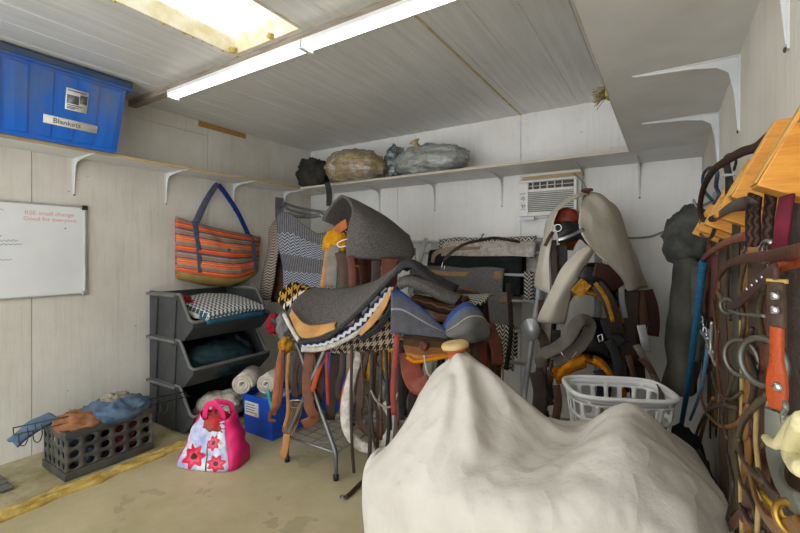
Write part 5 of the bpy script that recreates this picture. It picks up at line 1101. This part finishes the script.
# ---- white laundry basket on a dark trunk
M_bask = pm('white_basket_plastic', '#f4f4f2', '#ececea', 4, .4, bmp=.02)
bc = P(617, 400, 1.98); bc.z = 0
zt, zb = 1.3 - (398 - 253) / 420 * 1.98 + .045, .36
ex = (RT + FW * -.16).normalized(); ey = Vector((-ex.y, ex.x, 0))
tk = thing('trunk', 'dark plastic trunk on the floor holding up the laundry basket', 'trunk', (bc.x, bc.y, 0))
def obx(name, hx, hy, z0, z1, mat, par, bev=.01, o=0):
    v = [bc + ex * x * hx + ey * (y * hy + o) + UP * z for z in (z0, z1) for x, y in ((-1, -1), (1, -1), (1, 1), (-1, 1))]
    return MB().add(v, [(3, 2, 1, 0), (4, 5, 6, 7), (0, 1, 5, 4), (1, 2, 6, 5), (2, 3, 7, 6), (3, 0, 4, 7)], smooth=False).build(name, mat, par, bev=bev)
M_trunk = pm('dark_green_plastic', '#2f3531', '#262b28', 7, .5)
obx('body', .21, .16, .003, .31, M_trunk, tk); obx('lid', .225, .175, .312, zb - .004, M_trunk, tk); 
t = thing('laundry_basket', 'white plastic laundry basket with square holes behind the covered saddle', 'basket', (bc.x, bc.y, zb))
def bp(u, v, o=0):
    a = 2 * PI * u; c, s = math.cos(a), math.sin(a); q = (abs(c) ** 4 + abs(s) ** 4) ** -.25
    k = .82 + .18 * v; return bc + ex * (c * q * (.218 * k + o)) + ey * (s * q * (.165 * k + o)) + UP * (zb + (zt - zb) * v)
# equal steps round the rim
N_ = 400; L_ = [0]
for k in range(N_): L_.append(L_[-1] + (bp((k + 1) / N_, 1) - bp(k / N_, 1)).length)
def un(s):
    s = (s % 1) * L_[-1]; lo = 0
    import bisect
    k = min(bisect.bisect_right(L_, s) - 1, N_ - 1); return (k + (s - L_[k]) / (L_[k + 1] - L_[k])) / N_
f = MB(); f.holed(lambda u, v: bp(un(u), v), 20, 3, .7, .74, 6, 0, 1, .13, .9)
f.grid([[bp(un(k / 104), v) for k in range(105)] for v in (.0, .065, .13)]); f.grid([[bp(un(k / 104), v) for k in range(105)] for v in (.9, 1.0)])
f.build('side', M_bask, t, thick=.004, weld=True)
MB().add([bp(un(k / 60), 0) for k in range(60)], [tuple(range(60))], smooth=False).build('bottom', M_bask, t, thick=.004)
MB().tube([bp(un(k / 72), 1, .006) for k in range(72)], .011, 8, closed=True).build('rim', M_bask, t)
o = thing('feed_bucket', 'dark rubber feed bucket left of the laundry basket', 'bucket', P(546, 420, 1.98))
c = P(545, 420, 1.98); c.z = .20
MB().lathe([(.085, 0), (.105, .38), (.115, .385), (.115, .40), (.10, .40), (.08, .02)], (c.x, c.y, .005), (0, 0, 1), 28).build('bucket', pm('grey_rubber', '#55584f', '#45483f', 7, .8), o)
# ================================================================ coat and the bridle wall on the right
def W(px, py, X):
    """point seen at (px, py) on the plane that lies X metres to the right of the camera"""
    u = (px - CX) / F; return P(px, py, X / (-math.sin(YAW) + math.cos(YAW) * u))
M_coat, M_coat2 = pm('waxed_black_cloth', '#585955', '#3e3f3c', 8, .7, bmp=.5, bs=30), pm('waxed_olive_cloth', '#55544b', '#403f38', 6, .8, bmp=.3, bs=40)
t = thing('coat', 'black and olive waxed coat hanging in the back right corner', 'coat', P(688, 390, 2.3))
sheet('body', [[(676, 262, 2.35), (672, 300, 2.35), (668, 345, 2.35), (664, 388, 2.35)], [(684, 258, 2.22), (681, 300, 2.2), (676, 345, 2.2), (672, 393, 2.2)], [(694, 258, 2.18), (692, 300, 2.16), (688, 345, 2.14), (683, 396, 2.14)], [(702, 260, 2.22), (701, 300, 2.2), (698, 345, 2.18), (695, 392, 2.18)]], M_coat2, t, .02, 30, 24, .022, 8, 4)
blob(P(691, 240, 2.3), (.115, .10, .175), wr=.12, ws=11, seed=6, amp=.024).build('hood', M_coat, t)
sheet('sleeve', [[(690, 262, 2.1), (700, 262, 2.08), (707, 264, 2.1)], [(692, 310, 2.08), (699, 312, 2.06), (705, 312, 2.08)], [(692, 360, 2.08), (697, 362, 2.06), (702, 360, 2.08)]], M_coat, t, .02, 12, 16, .012, 9, 2)
t = thing('coat_hook', 'small metal wall hook above the black coat', 'hook', (XR - .03, 2.6, 1.55))
MB().box((XR - .01, 2.55, 1.50), (XR - .0005, 2.62, 1.60)).build('plate', M_steel, t); MB().tube([Vector((XR - .01, 2.585, 1.56)), Vector((XR - .07, 2.585, 1.53)), Vector((XR - .09, 2.585, 1.57))], .006, 6, 10).build('prong', M_steel, t)
# wooden bridle holders
def pine():
    m, nt, b = new_mat('varnished_pine', .45); v = coords(nt, 'Object', (4, 3, 26)); g = nz(nt, v, 2.6, 5)
    nt.links.new(ramp(nt, g, [(.35, '#c07a26'), (.5, '#d99636'), (.65, '#c98530')]), b.inputs['Base Color']); b.inputs['Coat Weight'].default_value = .3; return m
M_pine, M_pine2 = pine(), pm('pale_pine_end', '#d3a95c', '#c4964a', 10, .5, stretch=(6, 6, 1), bmp=.05)
t = thing('bridle_rack', 'row of slanted varnished pine bridle holders on the right wall', 'bridle rack', (XR - .02, 1.0, 1.38))
MB().box((XR - .016, .40, 1.42), (XR - .001, 3.25, 1.50)).build('back_board', M_pine, t, bev=.003)
for y, dz in ((.40, .02), (.619, 0), (.844, .012), (1.10, .0), (1.40, .0), (1.72, 0), (2.05, 0)):
    c = (.085, 1.377 + dz)
    poly = [c, (.183, 1.333 + dz), (.1835, 1.36 + dz), (.1835, 1.492 + dz), (.138, 1.49 + dz)]
    h = MB().prism(poly, 'y', y, y + .042).build('holder', M_pine, t, bev=.002)
    MB().prism([(c[0] - .0015, c[1] + .003), (c[0] + .0005, c[1] + .003), (.1385, 1.487 + dz), (.1365, 1.487 + dz)], 'y', y + .003, y + .039).build('end_grain', M_pine2, h)
# straps, reins, bits: (points (px, py, X), width, kind, material, label)
L_braid = chevron('braided_leather', '#4d3930', '#2a1f1b', 110, 60, .5)
L_mah = leather('mahogany_leather', '#56301f', '#40241a'); L_ol = leather('olive_brown_leather', '#4d3f29', '#3a301f'); L_hon = leather('honey_leather', '#7d5524', '#61401a')
L_mar = pm('maroon_nylon', '#6e2434', '#52202c', 30, .7); L_rub = leather('worn_brown_leather', '#4a382b', '#362a22', .65)
L_or2 = leather('bright_orange_leather', '#b04a1c', '#973c15')
M_rope = pm('blue_rope', '#2f6d92', '#24536f', 90, .85, bmp=.6, bs=150); M_rope2 = pm('pale_blue_rope', '#6b93b8', '#50789c', 90, .85, bmp=.5, bs=150)
M_cream = pm('cream_plastic', '#d9cf9f', '#c4b98a', 7, .4); M_ylw = pm('yellow_tape', '#d2a827', '#b88f1d', 9, .6)
N1 = (-.75, -.65, 0)
TK = [
 # name, label, category, pts, width, mat, tubular
 ('rein', 'thick braided brown rein looping highest over the pine holders', 'rein', [(746, 206, .12), (730, 209, .11), (712, 219, .1), (703, 219, .1), (700, 208, .1), (703, 190, .1), (712, 172, .1), (726, 161, .105), (742, 152, .115), (757, 147, .13), (772, 134, .15)], .017, L_braid, 1),
 ('halter_strap', 'dark leather strap wound flat across the second pine holder', 'strap', [(714, 219, .10), (728, 209, .085), (744, 203, .08), (757, 206, .09)], .016, L_dark, 0),
 ('rein', 'dark rein sagging below the braided loop beside the coat', 'rein', [(703, 218, .11), (698, 228, .11), (702, 236, .11), (710, 238, .11), (716, 226, .11)], .010, L_dark, 1),
 ('leather_strap', 'dark ridged strap hanging under the nearest pine holder', 'strap', [(771, 188, .105), (770, 205, .105), (768, 220, .105), (767, 238, .105)], .014, L_braid, 0),
 ('leather_strap', 'maroon nylon strap turning red below the nearest pine holder', 'strap', [(787, 196, .11), (783, 220, .105), (780, 245, .105), (778, 266, .105)], .016, L_mar, 0),
 ('leather_strap', 'broad dark ridged strap hanging beside the second pine holder', 'strap', [(755, 195, .105), (753, 215, .105), (753, 235, .105), (753, 252, .105)], .022, L_braid, 0),
 ('leather_strap', 'black strap at the right picture edge below the nearest pine holder', 'strap', [(797, 198, .13), (796, 230, .13), (796, 270, .13), (797, 330, .13), (796, 420, .13), (797, 533, .13)], .020, L_dark, 0),
 ('leather_strap', 'dark olive strap hanging behind the second pine holder', 'strap', [(737, 206, .125), (736, 240, .125), (735, 290, .125), (736, 340, .125), (734, 400, .125)], .018, pm('olive_black_leather', '#37362c', '#2b2a23', 8, .6), 0),
 ('leather_strap', 'long worn brown strap running the height of the tack wall near its left end', 'strap', [(723, 240, .13), (722, 300, .13), (724, 370, .13), (723, 440, .13), (725, 533, .13)], .026, L_rub, 0),
 ('leather_strap', 'second worn brown strap just right of the long left one', 'strap', [(731, 300, .13), (733, 370, .13), (732, 440, .13), (735, 533, .13)], .020, L_ol, 0),
 ('leather_strap', 'mahogany headstall cheek with chain hanging beside the coat', 'strap', [(709, 244, .12), (708, 275, .12), (704, 296, .12), (703, 312, .12)], .022, L_mah, 0),
 ('leather_strap', 'mahogany cheek strap just right of the chained one', 'strap', [(715, 255, .12), (714, 285, .12), (712, 318, .12)], .022, pm('plum_leather', '#54302c', '#432724', 8, .5), 0),
 ('leather_strap', 'glossy red-brown strap arching up from the coat to the pine holders', 'strap', [(697, 266, .11), (705, 256, .105), (718, 247, .10), (732, 240, .10), (746, 236, .10)], .014, leather('chestnut_gloss', '#7e3e28', '#6a3222', .35), 0),
 ('breast_collar', 'brown stitched strap arching across the tack below the holders', 'breast collar', [(718, 290, .10), (719, 276, .10), (727, 265, .095), (742, 259, .09), (762, 257, .09), (783, 254, .09), (803, 250, .09)], .0125, L_mah, 0),
 ('leather_strap', 'rounded billet end with orange edge near the right picture edge', 'strap', [(770, 271, .085), (780, 267, .09), (792, 264, .095), (806, 260, .10)], .009, leather('edge_orange_leather', '#a24a22', '#8a3d1c', .4), 0),
 ('noseband', 'purple-brown studded noseband sweeping under the arched straps', 'noseband', [(728, 306, .10), (738, 303, .10), (748, 293, .095), (758, 283, .09), (768, 275, .085), (776, 271, .08)], .014, pm('purple_brown_leather', '#4f3530', '#3e2a27', 8, .5), 0),
 ('leather_strap', 'curved taupe strap with metal end beside the noseband', 'strap', [(725, 304, .105), (718, 292, .105), (719, 277, .105), (728, 268, .105)], .014, pm('taupe_leather', '#6a5446', '#57453a', 8, .55), 0),
 ('bit_rod', 'thin dark metal bit rod running right from the taupe strap end', 'bit', [(728, 310, .10), (740, 314, .097), (752, 315, .095), (764, 316, .09)], .004, M_steel, 1),
 ('leather_strap', 'orange-brown rein strip between the two metal rings', 'strap', [(745, 250, .115), (745, 300, .115), (750, 360, .115), (746, 420, .115), (748, 533, .115)], .014, L_hon, 0),
 ('leather_strap', 'dark wide fender strap left of the orange breast strap', 'strap', [(757, 262, .12), (757, 320, .12), (760, 400, .12), (761, 470, .12), (762, 533, .12)], .028, L_rub, 0),
 ('leather_strap', 'chestnut strap half hidden behind the orange breast strap', 'strap', [(766, 280, .125), (766, 340, .125), (768, 410, .125), (770, 480, .125), (771, 533, .125)], .018, L_mah, 0),
 ('leather_strap', 'brown strap with dark edges right of the orange breast strap', 'strap', [(789, 275, .13), (789, 340, .13), (788, 410, .13), (789, 533, .13)], .018, L_ol, 0),
 ('rein', 'thin tan rein hanging left of the near metal ring', 'rein', [(741, 320, .115), (742, 390, .115), (740, 470, .115), (742, 533, .115)], .007, pm('tan_cord', '#a38a5c', '#8a7349', 30, .8), 1),
 ('rein', 'thin twisted tan cord hanging below the orange strap', 'rein', [(757, 400, .10), (756, 440, .10), (759, 480, .10), (757, 533, .10)], .006, bpy.data.materials['tan_cord'], 1),
 ('rein', 'honey-coloured rein loop drooping low behind the two rings', 'rein', [(702, 372, .12), (701, 395, .12), (707, 413, .12), (719, 425, .118), (732, 426, .115), (743, 418, .11), (749, 405, .11)], .010, L_hon, 1),
 ('rein', 'worn brown rein arch rising beside the covered saddle', 'rein', [(693, 456, .12), (696, 436, .12), (703, 418, .12), (713, 408, .12), (725, 405, .118), (736, 408, .115)], .013, L_rub, 1),
 ('rein', 'olive rein loop curling in front of the hanging straps', 'rein', [(768, 395, .095), (755, 406, .095), (744, 420, .095), (739, 437, .095), (742, 455, .095), (753, 472, .095), (764, 482, .095)], .009, L_ol, 1),
 ('rein', 'short brown rein slanting from the long left strap to the covered saddle', 'rein', [(714, 398, .13), (708, 412, .13), (701, 435, .13), (696, 462, .13)], .016, leather('rust_rein', '#7d5a2d', '#684822'), 1),
 ('leather_strap', 'golden strap loop sweeping low at the bottom right', 'strap', [(748, 440, .10), (750, 470, .095), (757, 500, .09), (768, 520, .085), (783, 530, .08), (803, 528, .08)], .016, L_hon, 0),
 ('leather_strap', 'dark brown strap crossing diagonally at the bottom right', 'strap', [(738, 440, .11), (748, 458, .105), (760, 476, .10), (772, 494, .095), (783, 505, .09)], .018, L_rub, 0),
 ('leather_strap', 'brown rein looping up from the bottom beside the covered saddle', 'strap', [(722, 534, .12), (735, 522, .115), (745, 510, .11), (750, 495, .11), (747, 480, .11)], .018, L_mah, 0),
 ('leather_strap', 'short yellow-banded strap low among the hanging straps', 'strap', [(760, 492, .10), (766, 500, .098), (774, 508, .095), (783, 512, .09)], .012, M_ylw, 0),
 ('lead_rope', 'teal-blue lead rope hanging left of the bridles', 'rope', [(703, 262, .10), (699, 300, .095), (694, 340, .09), (688, 385, .08), (683, 415, .07), (679, 440, .066)], .024, M_rope, 1),
 ('lead_rope', 'pale blue rope hanging just right of the teal lead rope', 'rope', [(710, 330, .13), (706, 360, .125), (702, 385, .12), (696, 405, .115), (690, 420, .11)], .014, M_rope2, 1),
 ('lead_rope', 'dark blue knotted rope hung behind the braided rein loop', 'rope', [(712, 200, .13), (704, 190, .13), (703, 176, .13), (709, 168, .13), (717, 172, .13), (716, 186, .13), (719, 196, .13), (713, 205, .13)], .012, pm('slate_blue_rope', '#46596b', '#364656', 60, .85), 1),
]
made = {}
M_dk2 = leather('weathered_rein_leather', '#4f3f2a', '#3a2f20')
for k, pts in enumerate(([(735, 372), (729, 392), (722, 415), (727, 438)], [(752, 328), (748, 350), (756, 378), (751, 402)], [(711, 372), (717, 390), (729, 399), (742, 392)], [(762, 400), (770, 420), (765, 444), (752, 456)],
    [(735, 452), (740, 480), (752, 502), (759, 530)], [(728, 455), (733, 488), (727, 520)], [(713, 300), (716, 335), (714, 372)], [(719, 330), (717, 360), (721, 395)], [(745, 262), (740, 290), (744, 322), (738, 350)],
    [(730, 262), (727, 290), (730, 320)], [(764, 285), (759, 312), (764, 342)], [(745, 405), (752, 425), (748, 452), (756, 476)], [(780, 452), (775, 480), (783, 512), (779, 532)], [(741, 505), (750, 522), (763, 531)])):
    o = strap_thing('rein', 'thin dark rein tangled among the straps of the tack wall', 'rein', [W(x, y, .112 - .002 * (k % 5)) for x, y in pts], R.uniform(.006, .010), (M_dk2, L_dark, L_ol, L_mah)[k % 4], N1, .004, 'thin dark reins tangled on the tack wall', True, False)
# back layer: straps hanging close to the wall that nothing in the photo tells apart
for k in range(40):
    y0 = .62 + k * .056 + (.02 * (k - 26) if k > 26 else 0); x_ = .165 + .018 * R.random(); top = 1.425 + .03 * R.random(); bot = .35 + .45 * R.random() * (1 + (k % 3))
    pts = [Vector((x_, y0, top)), Vector((x_ + .006, y0 + R.uniform(-.02, .02), top * .66 + bot * .33)), Vector((x_, y0 + R.uniform(-.03, .03), bot))]
    strap_thing('leather_strap', 'plain brown strap in the crowded back layer of the tack wall', 'strap', pts, R.uniform(.014, .034), (L_dark, L_rub, L_ol, L_mah, L_brown, L_dark, L_hon)[k % 7], (-1, -.2, 0), .005, 'plain straps at the back of the tack wall', img=False)
for n, l, c, pts, w, m, tub in TK:
    o = strap_thing(n, l, c, [W(*p) for p in pts], w, m, N1, .004, 'tack hanging on the right wall', tub, False); made[l] = o
def part(o, name, mb, mat):
    """mesh in world space hung under a one-mesh thing"""
    return mb.build(name, mat, o)
nb = made['purple-brown studded noseband sweeping under the arched straps']
for px, py in ((747, 289), (752, 285), (757, 281), (762, 277)): part(nb, 'stud', MB().lathe([(.001, -.001), (.002, 0), (.0015, .0012), (.0005, .0015)], W(px, py, .083), (-.75, -.65, .1), 8), M_chrome)
ch = made['mahogany headstall cheek with chain hanging beside the coat']
for k in range(9):
    p = W(700 + k * 1.6, 314 + k * 5.5, .112); part(ch, 'chain_link', MB().tube([p + Vector((.005 * math.cos(a) * (k % 2), -.005 * math.cos(a) * (1 - k % 2), .012 * math.sin(a))) for a in [2 * PI * q / 10 for q in range(10)]], .0028, 5, closed=True), M_chrome)
def ring(label, px, py, X, r, mat, th=.004, tilt=0):
    c = W(px, py, X); a = Vector((.65, -.75, 0)); b = Vector((tilt, 0, 1)).normalized()
    return tag(MB().tube([c + (a * math.cos(q) + b * math.sin(q)) * r for q in [2 * PI * k / 24 for k in range(24)]], th, 8, closed=True).build('bit_ring', mat), label, 'bit ring', 'metal bit rings on the tack wall')
M_dring = pm('dull_metal', '#6f6c64', '#55534d', 6, .4, .8, bmp=.02)
ring('dull metal snaffle ring, left of the pair', 741, 358, .10, .029, M_dring); ring('dull metal snaffle ring, right of the pair beside the orange strap', 763, 362, .095, .028, M_dring)
ring('small brass ring low on the tack wall near the picture corner', 792, 520, .08, .012, M_brass, .003); ring('steel ring joining the taupe strap and noseband', 727, 306, .098, .014, M_dring, .004)
# curb bit
t = thing('curb_bit', 'light steel curb bit shank hanging below the chain', 'bit', W(710, 350, .11))
MB().strap([W(699, 330, .108), W(705, 337, .108), W(710, 350, .108), W(714, 362, .108), W(717, 366, .108)], lambda q: .010 - .003 * q, .006, N1, 20).build('shank', pm('bright_steel', '#c9c6b9', '#a9a698', 8, .35, .6, bmp=0), t)
MB().tube([W(712, 322, .108), W(711, 335, .108), W(711, 352, .108), W(714, 362, .108)], .004, 6, 12).build('side_bar', bpy.data.materials['bright_steel'], t)
# orange breast strap with conchos
t = thing('breast_strap', 'bright orange stitched breast strap with silver conchos, nearest on the tack wall', 'breast strap', W(776, 440, .085))
MB().strap([W(776, 282, .083), W(776, 296, .083), W(777, 312, .083), W(777, 327, .083)], .0145, .005, N1).build('upper_leather', L_rub, t)
MB().strap([W(777, 323, .083), W(777, 345, .083), W(777, 370, .083), W(777, 390, .083), W(777, 409, .083)], lambda q: .0105 + .0075 * max(0, 1 - ((q - .72) / .32) ** 2), .005, N1, 30).build('orange_leather', L_or2, t)
for px, py in ((775, 296), (775, 310), (778, 387)): MB().lathe([(.0015, 0), (.0045, .0005), (.003, .0025), (.001, .003)], W(px, py, .0805), N1, 12).build('concho', M_chrome, t)
MB().strap([W(777, 279, .084), W(777, 283, .084)], .017, .006, N1, 4).build('gold_edge', M_pine2, t)
f = MB()
for s in (-1, 1): f.tube([W(777 + s * 8, 402, .083), W(777 + s * 9, 408, .083), W(777 + s * 6, 414, .083), W(777 + s * 7, 424, .083)], .0022, 6, 12)
f.strap([W(777, 412, .084), W(777, 425, .084), W(777, 442, .084)], .021, .004, N1); f.build('metal_plate', pm('pewter', '#8d8f83', '#74766c', 8, .4, .6, bmp=.02), t)
MB().strap([W(777, 440, .085), W(777, 460, .084), W(780, 480, .082), W(788, 496, .08), (W(803, 508, .08))], .019, .004, N1).build('lower_leather', pm('grey_green_leather', '#66665a', '#53534a', 8, .6), t)
# cream plastic spur-shaped piece
t = thing('stirrup', 'cream plastic stirrup hanging at the right picture edge', 'stirrup', W(788, 440, .07))
MB().tube([W(766, 438, .072), W(771, 443, .071), W(778, 444, .07), (W(785, 436, .069)), W(793, 425, .068), W(803, 418, .067)], lambda q: .0035 + .001 * q, 8, 30).build('upper_bar', M_cream, t)
MB().tube([W(803, 424, .067), W(795, 438, .067), W(792, 452, .067), W(796, 464, .067), W(804, 470, .067)], .0055, 8, 24).build('side_bar', M_cream, t)
t = thing('buckle', 'silver buckle holding the broad dark ridged strap', 'buckle', W(753, 260, .1))
for dx in (-8, 8): MB().strap([W(753 + dx * .8, 247, .10), W(753 + dx, 254, .10), W(753 + dx * .8, 262, .10)], .006, .004, N1).build('side', M_chrome, t)
MB().strap([W(747, 251, .10), W(760, 252, .099)], .012, .003, (-.75, -.65, .0), 4).build('keeper', L_tan, t)
t = thing('buckle', 'large chrome buckle under the maroon nylon strap', 'buckle', W(768, 250, .1))
MB().tube([W(765, 262, .10), W(762, 255, .10), W(763, 245, .10), W(768, 241, .10), W(772, 243, .10)], .0035, 8, 20).build('bow', M_chrome, t)
t = thing('halter', 'black nylon halter with chrome keeper hung above the braided rein', 'halter', W(730, 172, .14))
MB().strap([W(727, 166, .135), W(729, 180, .135), W(729, 200, .135)], .020, .006, N1).build('crown', L_black, t)
MB().tube([W(724, 168, .135), W(725, 157, .135), W(731, 154, .135), W(736, 160, .135), W(734, 170, .135)], .003, 6, 20).build('loop', L_black, t)
MB().box(W(729, 175, .132) - Vector((.012, .004, .003)), W(729, 175, .132) + Vector((.012, .004, .003))).build('keeper', M_chrome, t)
# dark bags on the floor by the right wall, behind the covered saddle
o = tag(blob((.075, 1.92, .27), (.095, .18, .26), wr=.3, seed=61, flat=.01).build('tack_bag', pm('dark_olive_canvas', '#34382f', '#262a24', 7, .9, bmp=.3)), 'dark olive tack bag slumped against the right wall behind the cover', 'bag')
o = tag(blob((.04, 2.45, .22), (.13, .2, .21), wr=.3, seed=63, flat=.01).build('tack_bag', pm('black_canvas', '#1f2121', '#2a2c2c', 7, .9, bmp=.3)), 'black tack bag on the floor under the hanging coat', 'bag')
o = tag(blob((.08, 1.62, .30), (.08, .12, .28), wr=.3, seed=66, flat=.01).build('folded_rug', pm('dark_red_cloth', '#4b1f22', '#2d2a2a', 5, .9, bmp=.3)), 'dark red and black folded rug standing by the right wall', 'rug')
# ================================================================ camera, light, view
cd = bpy.data.cameras.new('camera'); cam = bpy.data.objects.new('camera', cd); C.objects.link(cam)
cam.location = CAM; cam.rotation_euler = (PI / 2, 0, YAW); cd.sensor_width = 36; cd.lens = F / 800 * 36
cd.shift_y = (HY - 266.5) / 800; cd.clip_start = .02; bpy.context.scene.camera = cam
W = bpy.data.worlds.new('world'); bpy.context.scene.world = W; W.use_nodes = True
bg = W.node_tree.nodes['Background']; bg.inputs[0].default_value = (.93, .96, 1, 1); bg.inputs[1].default_value = 1.75
sc = bpy.context.scene
sc.view_settings.view_transform = 'Standard'; sc.view_settings.look = 'None'; sc.view_settings.gamma = 1; sc.view_settings.use_curve_mapping = False
sc.view_settings.exposure = 1.0
sc.cycles.use_denoising = True; sc.cycles.max_bounces = 8; sc.cycles.diffuse_bounces = 5
for o in bpy.data.objects:
    if '_b' in o: del o['_b']
